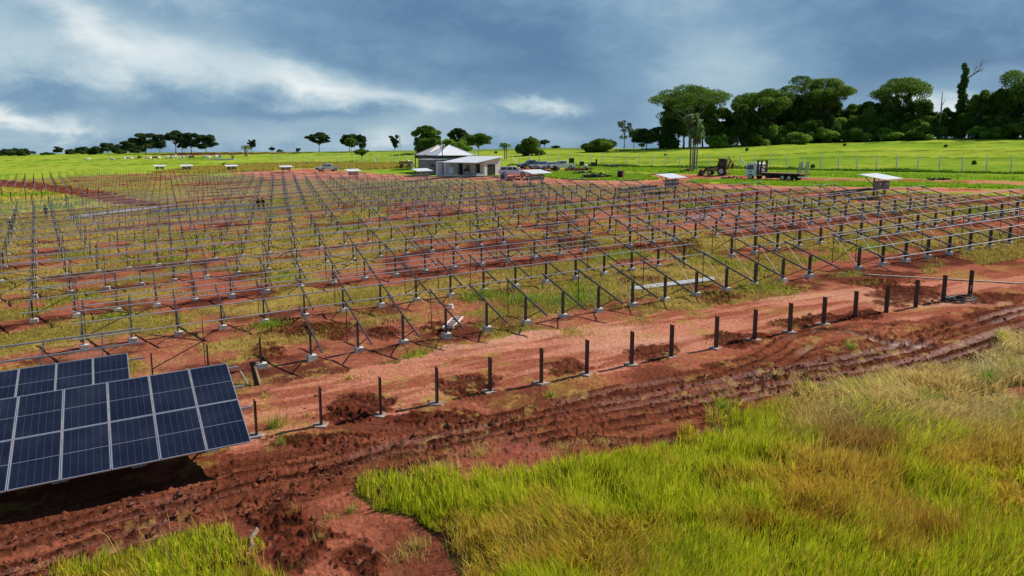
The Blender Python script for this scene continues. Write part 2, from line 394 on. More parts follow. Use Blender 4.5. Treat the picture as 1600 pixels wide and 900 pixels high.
TALL2 = wpoly([(95, 893), (180, 866), (250, 843), (330, 822), (372, 832), (388, 862), (430, 905), (470, 980), (300, 1150), (-200, 1150), (-60, 960)])
BAREP = [wpoly([(1560, 605), (1610, 600), (1700, 640), (1620, 650), (1585, 630)]), wpoly([(720, 700), (830, 690), (900, 700), (880, 725), (760, 735), (700, 735)])]
CLODS = [(565, 634, 62, 20), (735, 601, 48, 18), (885, 575, 40, 14), (1020, 551, 48, 13), (1150, 530, 52, 13), (1240, 505, 40, 9), (1345, 492, 36, 8), (1300, 498, 60, 7), (1420, 460, 62, 18), (1365, 443, 52, 8), (1550, 466, 60, 9), (700, 655, 120, 14), (520, 690, 110, 14), (1430, 520, 80, 16), (1240, 590, 80, 18),
         (520, 515, 50, 14), (600, 520, 30, 10), (690, 512, 34, 10), (450, 510, 50, 14), (420, 550, 30, 16), (1120, 465, 40, 10), (900, 380, 40, 12), (1075, 385, 24, 12), (1000, 440, 40, 8), (460, 845, 60, 40), (560, 870, 50, 30), (420, 800, 60, 22), (545, 650, 40, 12)]
CLODW = []
for cx_, cy_, rx_, ry_ in CLODS:
    c0 = at(cx_, cy_); c1 = at(cx_ + rx_, cy_); c2 = at(cx_, cy_ - ry_)
    CLODW.append((np.array(c0[:2]), np.array((c1 - c0)[:2]), np.array((c2 - c0)[:2])))
PALE = wpoly([(330, 640), (480, 590), (640, 560), (800, 520), (900, 512), (1000, 495), (1130, 478), (1230, 462), (1300, 452), (1420, 440), (1600, 430), (1700, 440), (1600, 470), (1450, 500), (1330, 505), (1200, 520), (1050, 560), (900, 590), (760, 610), (600, 650), (430, 690), (340, 720)])
FIELD = np.array([rw(-120, 28.2)[:2], rw(90, 28.2)[:2], rw(81, 41)[:2], rw(74, 62)[:2], rw(62, 96)[:2], rw(48, 135)[:2], rw(26, 188)[:2], rw(8, 245)[:2], rw(-60, 262)[:2], rw(-120, 200)[:2]])
ROAD1 = wpoly([(890, 267), (1000, 271), (1080, 273), (1165, 275), (1290, 278), (1600, 284), (1800, 290), (1800, 297), (1600, 290), (1400, 284.5), (1280, 283), (1165, 280), (1080, 281), (1060, 285), (1130, 287), (1250, 292), (1450, 293), (1600, 297), (1900, 303),
               (1900, 312), (1600, 303), (1450, 299), (1250, 297), (1100, 294), (1000, 292), (900, 290), (800, 284), (700, 281), (600, 282), (500, 281), (420, 279), (350, 270), (440, 266), (480, 263), (540, 267), (600, 272), (700, 276), (782, 276), (796, 262), (830, 262.5)])
ISLE = wpoly([(838, 271), (880, 268.5), (960, 271), (1010, 274), (1030, 280), (990, 283), (900, 281), (850, 277)])
DRYG = wpoly([(240, 270), (300, 262), (400, 257), (480, 255), (640, 256), (645, 262), (560, 266), (470, 262), (430, 266), (330, 271)])
STRIPE = wpoly([(-100, 268), (0, 281), (80, 287), (170, 300), (250, 318), (300, 322), (250, 325), (150, 315), (70, 300), (0, 292), (-100, 290)])
YPATCH = wpoly([(-150, 292), (0, 293), (70, 299), (150, 314), (185, 322), (0, 333), (-150, 345)])
BROWNF = wpoly([(215, 241), (300, 238.8), (400, 238.8), (470, 238.2), (470, 239.6), (400, 241.0), (330, 242.3), (290, 243.0)])
TERR = [smoothline([at(*p)[:2] for p in l], 2) for l in ([(900, 234), (1100, 235), (1250, 226), (1400, 224.5), (1600, 224.5), (1800, 223)], [(800, 240), (950, 246), (1100, 248), (1300, 239), (1450, 237), (1600, 238), (1800, 238)], [(900, 256), (1100, 255), (1300, 247), (1500, 249), (1600, 250), (1800, 251)],
                                                         [(-50, 262.5), (100, 259), (250, 256.5), (420, 255)], [(-50, 252), (150, 249), (350, 247)], [(480, 243), (560, 242), (640, 241)])]
c8 = lambda *c: np.array([((v / 255 + .055) / 1.055) ** 2.4 if v > 10 else v / 255 / 12.92 for v in c])
C_PALE, C_SOIL, C_MUD, C_DARK = c8(190, 122, 98) , c8(150, 82, 62), c8(104, 55, 42), c8(70, 35, 28)
C_STRAW, C_OLIVE, C_GREEN, C_PAST = c8(166, 140, 74), c8(132, 118, 52), c8(130, 146, 40), c8(152, 171, 58)
def mix(a, b, t): return a + (b - a) * np.asarray(t)[..., None]
def grassiness(x, y):
    a, b = rowxy(x, y); k = (b - 23.95) / 7.76; dr = np.abs(k - np.round(k)) * 7.76
    n = fb(x, y, 9, 3) * .55 + fb(x, y, 2.2, 8) * .45
    g = n + .038 * np.minimum(dr, 3.9) - .045 + .06 * sm(10, -15, a) + .10 * sm(70, 110, b) - .10 * sm(28.5, 24, b) - .5 * (b < 26.5)
    return sm(.46, .62, g), dr, n
def ground(x, y):
    """albedo, roughness and fine relief of the terrain"""
    a, b = rowxy(x, y); dist = np.hypot(x, y); N = x.shape
    jx = (fb(x, y, 1.2, 21, 3) - .5); jy = (fb(x, y, 1.2, 33, 3) - .5); ja = np.clip(dist * .02, .7, 3.5)
    xj = x + jx * ja * 1.6; yj = y + jy * ja * 1.6
    big = fb(x, y, 7, 1); fine = fb(x, y, .7, 5); vfine = fb(x, y, .22, 6, 3); ufine = fb(x, y, .13, 66, 2)
    h = (fb(x, y, 5, 11) - .5) * .10
    col = mix(np.broadcast_to(C_SOIL, N + (3,)), C_PALE, sm(.45, .7, big)); col = mix(col, C_MUD, sm(.55, .75, fine) * .5)
    rough = np.full(N, .9)
    # pasture and everything outside the fence
    out = mix(np.broadcast_to(C_PAST, N + (3,)), c8(128, 156, 48), sm(.4, .7, fb(x, y * .5, 26, 14)))
    out = mix(out, c8(174, 180, 64), sm(.45, .75, fb(x, y, 9, 15)) * .6)
    out = mix(out, c8(96, 126, 36), sm(.52, .72, fb(x, y, 3.0, 16)) * .45)
    s_, D = crest(x, y)
    out = mix(out, c8(60, 88, 48), sm(-45, 25, y - D) * (x < 30))
    isf = (y > 60) | (b > 30)
    grassland = ~pip(xj, yj, FIELD) & (b > 29)
    col = np.where(grassland[..., None], out, col)
    h = np.where(grassland, h + (fine - .5) * .12, h)
    for T in TERR:
        d, _, _ = pline(x + jx * 2, y + jy * 2, T); w = np.clip(dist * .0060, .3, 1.8)
        col = mix(col, c8(78, 100, 30), np.exp(-(d / w) ** 2) * .85 * grassland); h = h + np.exp(-(d / (w * 1.5)) ** 2) * .35 * grassland
    m = pip(xj, yj, DRYG); col = np.where(m[..., None], mix(np.broadcast_to(c8(196, 170, 84), N + (3,)), c8(150, 140, 56), sm(.4, .7, fine)), col)
    m = pip(x, y, BROWNF); col = np.where(m[..., None], c8(96, 54, 44), col)
    # solar field
    inf = pip(xj, yj, FIELD)
    g, dr, n = grassiness(x, y)
    gc = mix(np.broadcast_to(C_STRAW, N + (3,)), C_OLIVE, sm(.40, .60, fb(x, y, 6, 41))); gc = mix(gc, C_GREEN, sm(.60, .74, fb(x, y, 5, 44)) * .55)
    gc = mix(gc, c8(150, 134, 74), sm(80, 150, b) * .3)
    gc = gc * (1 - .30 * sm(.5, .8, vfine))[..., None]
    sc = mix(np.broadcast_to(c8(164, 96, 74), N + (3,)), c8(108, 59, 46), sm(.42, .60, fb(x, y, 2.4, 51))); sc = mix(sc, c8(192, 122, 96), sm(.56, .74, big) * .7)
    side = (b - 23.95) / 7.76; side = side - np.round(side)
    trench = np.exp(-((side * 7.76 + .35) / .55) ** 2) * sm(.35, .6, fb(x, y, 1.6, 53))
    sc = mix(sc, C_DARK, trench * .85)  # dug soil, with the shade of the trench side painted in dark
    fc = mix(sc, gc, g)
    col = np.where(inf[..., None], fc, col)
    h = np.where(inf, h + g * (fine - .3) * .16 + trench * (fine - .35) * .22 + (1 - g) * (fine - .5) * .07, h)
    m = pip(xj, yj, STRIPE); col = np.where(m[..., None], mix(np.broadcast_to(c8(132, 76, 56), N + (3,)), c8(98, 54, 42), sm(.4, .6, fine)), col)
    m = pip(xj, yj, YPATCH); col = np.where(m[..., None], mix(np.broadcast_to(c8(190, 178, 84), N + (3,)), c8(140, 160, 50), sm(.45, .6, big)), col)
    # service roads
    m = pip(x + jx * 2.5, y + jy * 2.5, ROAD1) & ~pip(xj, yj, ISLE)
    rc = mix(np.broadcast_to(c8(200, 132, 104), N + (3,)), c8(160, 92, 68), sm(.4, .68, fb(x, y, 3, 61)))
    col = np.where(m[..., None], rc, col); h = np.where(m, h * .3, h)
    # front apron: between the first posts and the mud road
    ap = (b < 28.6) & ~grassland
    ac = mix(np.broadcast_to(c8(168, 98, 74), N + (3,)), c8(124, 69, 51), sm(.42, .64, fb(x, y, 2.6, 71))); ac = mix(ac, c8(100, 54, 38), sm(.58, .72, vfine) * .35)
    col = np.where(ap[..., None], ac, col)
    h = np.where(ap, h + (fine - .5) * .05 + sm(.58, .75, ufine) * .03, h)
    m = pip(x + jx * 1.6, y + jy * 1.6, PALE)
    stre = fb(a * .16, b, .55, 77, 4)
    pc = mix(np.broadcast_to(c8(200, 130, 104), N + (3,)), c8(158, 90, 68), sm(.40, .60, stre)); pc = mix(pc, c8(214, 158, 130), sm(.52, .70, fb(x * .4, y, 4, 79)) * .7 * sm(0, 14, a))
    col = np.where(m[..., None], pc, col); h = np.where(m, h * .6 + (stre - .5) * .05 + (fine - .5) * .02, h)
    edge = sm(.50, .64, fb(x, y, 1.1, 81)) * sm(.4, .6, fb(x, y, 5, 82)) * ap
    col = mix(col, c8(172, 146, 72), edge * .45)
    # churned clods
    for c, u, v in CLODW:
        det = u[0] * v[1] - u[1] * v[0]; qx = x - c[0]; qy = y - c[1]
        p = (qx * v[1] - qy * v[0]) / det; q = (-qx * u[1] + qy * u[0]) / det
        e = np.hypot(p, q) + (fine - .5) * 1.1 + (vfine - .5) * .5
        k = sm(1.05, .75, e); kk = k > 0
        col = mix(col, mix(np.broadcast_to(c8(104, 50, 34), N + (3,)), c8(54, 27, 19), sm(.4, .6, vfine)), k * .9)
        h = h + k * (sm(.4, .75, ufine) * .06 + (vfine - .4) * .10 + (fine - .35) * .08)
    # mud road
    m = pip(x + jx * 1.5, y + jy * 1.5, ROAD_MUD)
    mc = mix(np.broadcast_to(c8(156, 90, 64), N + (3,)), c8(118, 65, 46), sm(.4, .62, fb(a * .35, b, 1.4, 91))); mc = mix(mc, c8(146, 84, 58), sm(.55, .7, fb(x, y, 1.5, 93)) * .6)
    col = np.where(m[..., None], mc, col)
    d0, a0_, s0 = np.full(N, 9.0), np.zeros(N), np.ones(N); ii = m & (dist < 90)
    d0[ii], a0_[ii], s0[ii] = pline(x[ii], y[ii], RUTW[0]); t0 = d0 * s0 + (fb(x, y, 1.5, 205, 2) - .5) * .12
    st0 = fb(a0_ * .07, t0, .42, 201, 3); st1 = fb(a0_ * .16, t0, .20, 207, 2)
    mc = mix(mc, c8(78, 40, 29), sm(.52, .64, st0) * .6); mc = mix(mc, c8(160, 94, 72), sm(.46, .34, st0) * .55); mc = mix(mc, c8(74, 38, 28), sm(.60, .72, st1) * .5)
    col = np.where(m[..., None], mc, col)
    h = np.where(m, h + (.5 - st0) * .16 + (.5 - st1) * .05 + sm(.62, .80, ufine) * .03, h)
    for i, T in enumerate(RUTW):
        ii = np.hypot(x, y) < 70
        d = np.full(N, 9.0); arc = np.zeros(N); sd = np.ones(N)
        d_, a_, s2 = pline(x[ii], y[ii], T); d[ii] = d_; arc[ii] = a_; sd[ii] = s2
        offs = ((0, .24), (-.62, .17)) if i < 2 else ((0, .22),)
        for o, w in offs:
            dd = np.abs(d * sd - o); rutm = np.exp(-(dd / w) ** 4)
            dd = np.abs(dd + (fine - .5) * .10); lug = np.clip(np.sin(2 * np.pi * (arc + dd * .6) / .30) * 2, -1, 1) * np.exp(-(dd / (w * 1.0)) ** 4) * sm(.54, .64, fb(x, y, 2.5, 95 + i))
            ridge = np.exp(-((dd - w * 1.3) / .065) ** 2) * (.45 + .7 * sm(.35, .65, vfine)) * sm(.25, .5, fb(x, y, 1.8, 90 + i))
            h = h - rutm * .060 + lug * (.012 if i < 2 else .022) + ridge * .045
            wet = rutm * sm(.35, .6, fb(x, y, 3.5, 97 + i))
            col = mix(col, c8(122, 66, 46), rutm * .6); col = mix(col, c8(54, 27, 19), np.clip(ridge * 1.3, 0, 1) * .85)  # rut ridges darkened to paint in their shadow side
            rough = rough - wet * .30
    # litter of straw on the soil
    st = sm(.60, .70, fb(x, y, .35, 99, 3)) * sm(.46, .62, fb(x, y, 3.2, 98)) * (dist < 45)
    col = mix(col, c8(182, 150, 84), st * .5)
    # soil below the tall grass
    for P in (TALL, TALL2):
        m = pip(x, y, P); col = np.where(m[..., None], mix(np.broadcast_to(c8(92, 84, 34), N + (3,)), c8(74, 52, 34), sm(.4, .6, fine)), col)
    for P in BAREP:
        m = pip(xj, yj, P); col = np.where(m[..., None], c8(150, 84, 66) * (.8 + .4 * fine)[..., None], col)
    near = sm(160, 60, dist)
    return col, rough, h * np.where(grassland, 1, near * .8 + .2)
def build_ground():
    azs = np.concatenate([np.arange(-180, -46, 3.0), np.arange(-46, -36, .4), np.linspace(-36, 36, 860), np.arange(36.4, 46, .4), np.arange(46, 180, 3.0)])
    rs = [1.5, 4.0, 7.0]
    while rs[-1] < 9000:
        r = rs[-1]; rs.append(r + (min(max(.0042 * r, .62 * r * r / 7200), .05 * r) if r > 11 else .4))
    rs = np.array(rs); A, Rr = np.meshgrid(np.radians(azs), rs); na, nr = len(azs), len(rs)
    X = (Rr * np.sin(A)); Y = (Rr * np.cos(A))
    col, rough, h = ground(X, Y); Z = base_h(X, Y) + h
    co = np.stack([X, Y, Z], -1).reshape(-1, 3)
    i, j = np.meshgrid(np.arange(nr - 1), np.arange(na), indexing='ij'); j2 = (j + 1) % na
    q = np.stack([i * na + j, i * na + j2, (i + 1) * na + j2, (i + 1) * na + j], -1).reshape(-1, 4)
    c0 = len(co); co = np.vstack([co, [[0, 0, 0]]])
    me = bpy.data.meshes.new('ground'); me.vertices.add(len(co)); me.vertices.foreach_set('co', co.ravel())
    tri = np.array([[c0, (k + 1) % na, k] for k in range(na)])
    nl = q.size + tri.size; me.loops.add(nl); me.loops.foreach_set('vertex_index', np.concatenate([q[:, ::-1].ravel(), tri[:, ::-1].ravel()]).astype(np.int32))
    npz = len(q) + len(tri); me.polygons.add(npz)
    ls = np.concatenate([np.arange(len(q)) * 4, q.size + np.arange(len(tri)) * 3]).astype(np.int32); me.polygons.foreach_set('loop_start', ls)
    me.update(calc_edges=True)
    me.polygons.foreach_set('use_smooth', np.ones(npz, bool))
    at_ = me.attributes.new('Col', 'FLOAT_COLOR', 'POINT')
    rgba = np.ones((len(co), 4), np.float32); rgba[:-1, :3] = np.clip(col.reshape(-1, 3), 0, 1); rgba[:-1, 3] = rough.ravel(); rgba[-1] = (.3, .2, .1, .9)
    at_.data.foreach_set('color', rgba.ravel())
    me.validate()
    m = bpy.data.materials.new('red_soil_and_turf'); m.use_nodes = True; t = m.node_tree; p = t.nodes['Principled BSDF']; lk = t.links
    a = t.nodes.new('ShaderNodeAttribute'); a.attribute_name = 'Col'
    tcn = t.nodes.new('ShaderNodeTexCoord')
    n = t.nodes.new('ShaderNodeTexNoise'); n.inputs['Scale'].default_value = 7; n.inputs['Detail'].default_value = 8; n.inputs['Roughness'].default_value = .7
    lk.new(tcn.outputs['Object'], n.inputs['Vector'])
    mr = t.nodes.new('ShaderNodeMapRange'); mr.inputs[1].default_value = .3; mr.inputs[2].default_value = .7; mr.inputs[3].default_value = .62; mr.inputs[4].default_value = 1.28
    lk.new(n.outputs[0], mr.inputs[0])
    hs = t.nodes.new('ShaderNodeVectorMath'); hs.operation = 'SCALE'; lk.new(a.outputs['Color'], hs.inputs[0]); lk.new(mr.outputs[0], hs.inputs['Scale'])
    lk.new(hs.outputs[0], p.inputs['Base Color']); lk.new(a.outputs['Alpha'], p.inputs['Roughness'])
    b = t.nodes.new('ShaderNodeBump'); b.inputs['Strength'].default_value = .9; b.inputs['Distance'].default_value = .09
    lk.new(n.outputs[0], b.inputs['Height']); lk.new(b.outputs[0], p.inputs['Normal'])
    sp = t.nodes.new('ShaderNodeMapRange'); sp.inputs[1].default_value = .85; sp.inputs[2].default_value = .5; sp.inputs[3].default_value = .0; sp.inputs[4].default_value = .45
    lk.new(a.outputs['Alpha'], sp.inputs[0]); lk.new(sp.outputs[0], p.inputs['Specular IOR Level'])
    me.materials.append(m)
    o = bpy.data.objects.new('ground', me); COL.objects.link(o); tag(o, kind='structure')
    o['label'] = 'red soil site with ruts, dry grass and green pasture beyond'
build_ground()

# ------------------------------------------------------------------ grass blades
def blades(name, x, y, length, width, cols, lean, leandir, label, cat, seg_bend=.6, z=None):
    n = len(x); z = base_h(x, y) if z is None else z
    th = rng.uniform(0, 2 * np.pi, n); wx = np.cos(th) * width / 2; wy = np.sin(th) * width / 2
    lx = np.cos(leandir) * lean * length; ly = np.sin(leandir) * lean * length
    hz = length * np.sqrt(np.clip(1 - lean ** 2, .04, 1))
    z0 = z - .03
    P = np.empty((n, 5, 3), np.float32)
    P[:, 0] = np.stack([x - wx, y - wy, z0], -1); P[:, 1] = np.stack([x + wx, y + wy, z0], -1)
    mx_ = x + lx * .35; my_ = y + ly * .35; mz = z0 + hz * .62
    P[:, 2] = np.stack([mx_ + wx * .8, my_ + wy * .8, mz], -1); P[:, 3] = np.stack([mx_ - wx * .8, my_ - wy * .8, mz], -1)
    P[:, 4] = np.stack([x + lx, y + ly, z0 + hz], -1)
    me = bpy.data.meshes.new(name); me.vertices.add(n * 5); me.vertices.foreach_set('co', P.ravel())
    b = (np.arange(n) * 5)[:, None]
    q = (b + np.array([0, 1, 2, 3])); t = (b + np.array([3, 2, 4]))
    me.loops.add(n * 7); me.loops.foreach_set('vertex_index', np.concatenate([q.ravel(), t.ravel()]).astype(np.int32))
    me.polygons.add(n * 2); me.polygons.foreach_set('loop_start', np.concatenate([np.arange(n) * 4, n * 4 + np.arange(n) * 3]).astype(np.int32))
    me.update(calc_edges=True)
    rgba = np.ones((n, 5, 4), np.float32); rgba[:, :, :3] = cols[:, None, :]
    a = me.attributes.new('Col', 'FLOAT_COLOR', 'POINT'); a.data.foreach_set('color', rgba.ravel())
    me.materials.append(M['grass'])
    o = bpy.data.objects.new(name, me); COL.objects.link(o); tag(o, label, cat, kind='stuff'); return o
def scatter(poly, n):
    lo, hi = poly.min(0), poly.max(0); x = rng.uniform(lo[0], hi[0], n); y = rng.uniform(lo[1], hi[1], n)
    k = pip(x, y, poly); return x[k], y[k]
TALLV = np.array([[q[0], q[1]] for q in TALL])
def clumpy(x, y, s, amt, k=9):
    """pull points towards clump centres"""
    gx = np.round(x / s) ; gy = np.round(y / s)
    hx = np.sin(gx * 12.9898 + gy * 78.233) * 43758.5453; hx = hx - np.floor(hx); hy = np.sin(gx * 39.346 + gy * 11.135) * 24634.6345; hy = hy - np.floor(hy)
    cx = (gx + hx * .9 - .45) * s; cy = (gy + hy * .9 - .45) * s
    return x + (cx - x) * amt, y + (cy - y) * amt
def tall_grass(name, poly, dens, label, hi=.62, seed=0):
    lo, hi_ = poly.min(0), np.minimum(poly.max(0), [48, 60]); area = np.prod(hi_ - lo)
    n = int(area * dens); x = rng.uniform(lo[0], hi_[0], n); y = rng.uniform(lo[1], hi_[1], n)
    d = np.hypot(x, y); px = 800 + FPX * x / np.maximum(y, 1) * CP
    keep = (rng.random(n) < np.clip((17 / d) ** 1.6, .10, 1)) & (px < 1900) & (px > -150) & (d > 9)
    x, y = x[keep], y[keep]
    x, y = clumpy(x * .8 - y * .6, x * .6 + y * .8, .19, .38); x, y = x * .8 + y * .6, -x * .6 + y * .8
    jx = (fb(x, y, .8, 21, 3) - .5) * 1.3; jy = (fb(x, y, .8, 33, 3) - .5) * 1.3
    k = pip(x + jx, y + jy, poly); ef = np.zeros(len(x))
    for qx, qy in ((1.5, 0), (-1.5, 0), (0, 1.5), (0, -1.5), (.5, .5), (-.5, -.5)): ef += pip(x + jx * 2.2 + qx, y + jy * 2.2 + qy, poly) / 6
    k &= rng.random(len(x)) < .06 + .94 * ef ** 1.7
    for P in BAREP: k &= ~pip(x + jx, y + jy, P)
    x, y, ef = x[k], y[k], ef[k]; n = len(x); d = np.hypot(x, y)
    thin = fb(x, y, 1.3, 61 + seed); k = rng.random(n) < sm(.25, .52, thin) * .88 + .12
    x, y, ef = x[k], y[k], ef[k]; n = len(x); d = np.hypot(x, y)
    dry = fb(x, y, 2.6, 71 + seed) ; dryL = sm(.46, .62, dry + .010 * (y - 20) + .06 * sm(14, 26, y)); brown = sm(.55, .72, fb(x, y, 1.6, 73))
    hgt = (.55 + .7 * fb(x, y, .9, 75)) * hi * rng.uniform(.45, 1.35, n) * (.35 + .65 * ef)
    g = mix(np.broadcast_to(c8(196, 210, 24), (n, 3)), c8(230, 230, 66), rng.random(n)); g = mix(g, c8(130, 160, 24), (rng.random(n) < .30) * .8)
    pl = sm(.30, .46, x / np.maximum(y, 1)) * sm(18.5, 23, y); s = mix(np.broadcast_to(c8(206, 172, 54), (n, 3)), c8(226, 196, 90), rng.random(n)); s = mix(s, c8(234, 214, 146), pl * .85); s = mix(s, c8(176, 120, 44), brown * .75 * (1 - .6 * pl))
    isdry = rng.random(n) < (.14 + .66 * dryL + .35 * pl + .12 * sm(2, 10, x))
    c = np.where(isdry[:, None], s, g) * rng.uniform(.62, 1.22, n)[:, None]
    ldir = 2 * np.pi * fb(x, y, 4.5, 77, 2) * 1.6 + rng.normal(0, .95, n)
    lean = np.clip(.28 + .40 * pl + .35 * dryL * sm(.4, .6, fb(x, y, 3, 79)) + rng.normal(0, .16, n), .02, .95)
    w = np.maximum(.014, d / 791 * .80) * rng.uniform(.6, 1.5, n)
    blades(name, x, y, hgt, w, c, lean, ldir, label, 'grass')
def stalks():
    n = 9000; x = rng.uniform(-9, 30, n); y = rng.uniform(12, 36, n); k = pip(x, y, TALLV) | pip(x, y, TALL2)
    k &= fb(x, y, 1.6, 301) > .46; x, y = x[k], y[k]; n = len(x); d = np.hypot(x, y)
    c = mix(np.broadcast_to(c8(214, 186, 110), (n, 3)), c8(182, 140, 74), rng.random(n))
    blades('seed_stalks', x, y, rng.uniform(.7, 1.05, n), np.maximum(.010, d / 791 * .6), c, np.clip(rng.normal(.35, .2, n), .05, .9), 2.6 + rng.normal(0, .8, n), 'thin straw coloured seed stalks rising above the tall grass', 'grass')
stalks()
tall_grass('tall_grass', TALLV, 1700, 'tall yellow-green grass swaying along the near side of the mud track', .62)
tall_grass('roadside_grass', TALL2, 1150, 'bright tuft of tall grass at the bottom left corner below the panels', .50, 5)
# flower stalks standing above the tall grass are part of its look
def field_tufts():
    n = 900000; a = rng.uniform(-40, 78, n); b = 25 + (rng.random(n) ** 1.5) * 95
    x = O2[0] + EX[0] * a + EY[0] * b; y = O2[1] + EX[1] * a + EY[1] * b
    px = 800 + FPX * x / y * CP; k = (px > -120) & (px < 1720); x, y, a, b = x[k], y[k], a[k], b[k]
    x, y = clumpy(x + (fb(x, y, 1.7, 55, 2) - .5) * .9, y + (fb(x, y, 1.7, 56, 2) - .5) * .9, .33, .45)
    x = x + rng.normal(0, .06, len(x)); y = y + rng.normal(0, .06, len(x))
    g, dr, nn = grassiness(x, y)
    m = pip(x, y, PALE); k = (rng.random(len(x)) < g * .75 * np.clip(30 / b, .25, 1)) & ~m & pip(x, y, FIELD)
    x, y, b = x[k], y[k], b[k]; n = len(x); d = np.hypot(x, y)
    grn = sm(.60, .72, fb(x, y, 5, 44) + rng.normal(0, .05, n)) * .8; lush = sm(.62, .72, fb(x, y, 5, 44))
    c = mix(np.broadcast_to(c8(206, 182, 98), (n, 3)), c8(166, 150, 66), rng.random(n)); c = mix(c, c8(156, 172, 58), grn) * rng.uniform(.7, 1.15, n)[:, None]
    hg = rng.uniform(.10, .28, n) * (1 + .9 * lush); w = np.maximum(.012, d / 791 * .8) * rng.uniform(.7, 1.3, n)
    print('field tufts', n)
    blades('dry_field_grass', x, y, hg, w, c, np.clip(rng.normal(.45, .2, n), .05, .95), rng.uniform(0, 6.28, n), 'short dry golden grass between the rows of steel racks', 'grass')
field_tufts()
def apron_tufts():
    xs, ys, hs, gs = [], [], [], []
    spots = [(430, 668, .35, .7, 1), (440, 695, .25, .45, 1), (860, 620, .2, .35, 1), (1330, 545, .25, .5, 1), (545, 592, .5, .2, 0), (480, 650, .3, .2, 0), (415, 620, .6, .16, 0), (495, 588, .8, .14, 0), (895, 520, 1.5, .18, 0), (1000, 500, 1.6, .16, 0), (1080, 490, 1.2, .14, 0), (1215, 460, 1.0, .25, 0),
             (940, 690, .9, .16, 0), (880, 702, .8, .18, 0), (750, 712, .5, .4, 0), (690, 735, .8, .4, 0), (1245, 588, .9, .12, 0), (455, 800, .4, .2, 0), (515, 810, .4, .2, 0), (548, 800, .25, .3, 1), (500, 840, .3, .2, 0), (630, 870, .5, .25, 0), (470, 880, .3, .12, 1), (655, 855, .5, .35, 0), (1130, 640, .45, .6, 1),
             (820, 470, 2.0, .5, 1), (900, 470, 2.4, .45, 1), (750, 465, 1.6, .5, 1), (960, 462, 1.6, .4, 0), (1000, 448, 1.8, .35, 0), (640, 500, .9, .35, 0), (575, 505, 1.0, .35, 0), (420, 510, 1.4, .35, 1), (1580, 580, .8, .5, 1), (1545, 600, .5, .7, 1), (1450, 635, .4, .9, 1), (1430, 640, .3, .8, 1)]
    for px, py, r, h, g in spots:
        p = at(px, py); n = int(420 * max(r, .25) ** 1.5); t = rng.uniform(0, 6.28, n); q = r * np.abs(rng.normal(0, .55, n))
        xs.append(p.x + np.cos(t) * q); ys.append(p.y + np.sin(t) * q); hs.append(rng.uniform(.4, 1.1, n) * h); gs.append(np.full(n, g, float))
    x, y, h, g = map(np.concatenate, (xs, ys, hs, gs)); n = len(x); d = np.hypot(x, y)
    c = mix(np.broadcast_to(c8(196, 168, 84), (n, 3)), c8(214, 196, 120), rng.random(n)); c = mix(c, c8(132, 168, 46), g * (rng.random(n) < .75))
    blades('scattered_tufts', x, y, h, np.maximum(.012, d / 791 * .7), c, np.clip(rng.normal(.5, .22, n), .05, .95), rng.uniform(0, 6.28, n), 'small scattered weed and straw tufts on the bare red soil', 'grass')
    # loose straw lying on the soil
    n = 9000; px = rng.uniform(-50, 1650, n); a = rng.uniform(-12, 34, n); b = rng.uniform(11, 28, n)
    x = O2[0] + EX[0] * a + EY[0] * b; y = O2[1] + EX[1] * a + EY[1] * b; k = (fb(x, y, 3.2, 98) + rng.normal(0, .05, n)) > .53; x, y = x[k], y[k]; n = len(x)
    c = mix(np.broadcast_to(c8(200, 170, 96), (n, 3)), c8(150, 110, 60), rng.random(n))
    blades('loose_straw', x, y, rng.uniform(.08, .35, n), np.full(n, .012), c, np.full(n, .985), rng.uniform(0, 6.28, n), 'loose dry straw strewn over the mud track', 'straw', z=base_h(x, y) + .06)
apron_tufts()
def clods():
    P, F_, n0 = [], [], 0; sp = []
    for _ in range(2600):
        if rng.random() < .55:
            c, u, v = CLODW[rng.integers(len(CLODW))]; p_, q_ = rng.normal(0, .55, 2); X_ = c + u * p_ + v * q_
        else:
            T = RUTW[rng.integers(2)]; i = rng.integers(len(T) - 1); t = rng.random(); X_ = T[i] * (1 - t) + T[i + 1] * t + rng.normal(0, .55, 2)
        sp.append((X_[0], X_[1], min(.13, .018 + rng.exponential(.018))))
    for x_, y_, r_ in sp:
        if np.hypot(x_, y_) > 75: continue
        z_ = float(base_h(x_, y_)) + r_ * .3 + .01; q = rng.uniform(.6, 1.25, 6)
        P += [(x_ + r_ * q[0] * 1.3, y_, z_), (x_, y_ + r_ * q[1], z_ + r_ * .2), (x_ - r_ * q[2] * 1.2, y_, z_), (x_, y_ - r_ * q[3], z_ - r_ * .1), (x_ + r_ * .2, y_, z_ + r_ * q[4] * .8), (x_, y_ + r_ * .1, z_ - r_)]
        F_ += [tuple(n0 + k for k in f) for f in ((0, 1, 4), (1, 2, 4), (2, 3, 4), (3, 0, 4), (1, 0, 5), (2, 1, 5), (3, 2, 5), (0, 3, 5))]; n0 += 6
    me = bpy.data.meshes.new('soil_clods'); me.from_pydata(P, [], F_); me.materials.append(mat('clod_soil', (.30, .12, .075), 1, 0, col2=(.17, .062, .040), vscale=2, spec=.05))
    tag(put('soil_clods', me), 'loose red earth clods strewn along the ruts and holes', 'soil clods', kind='stuff')
clods()
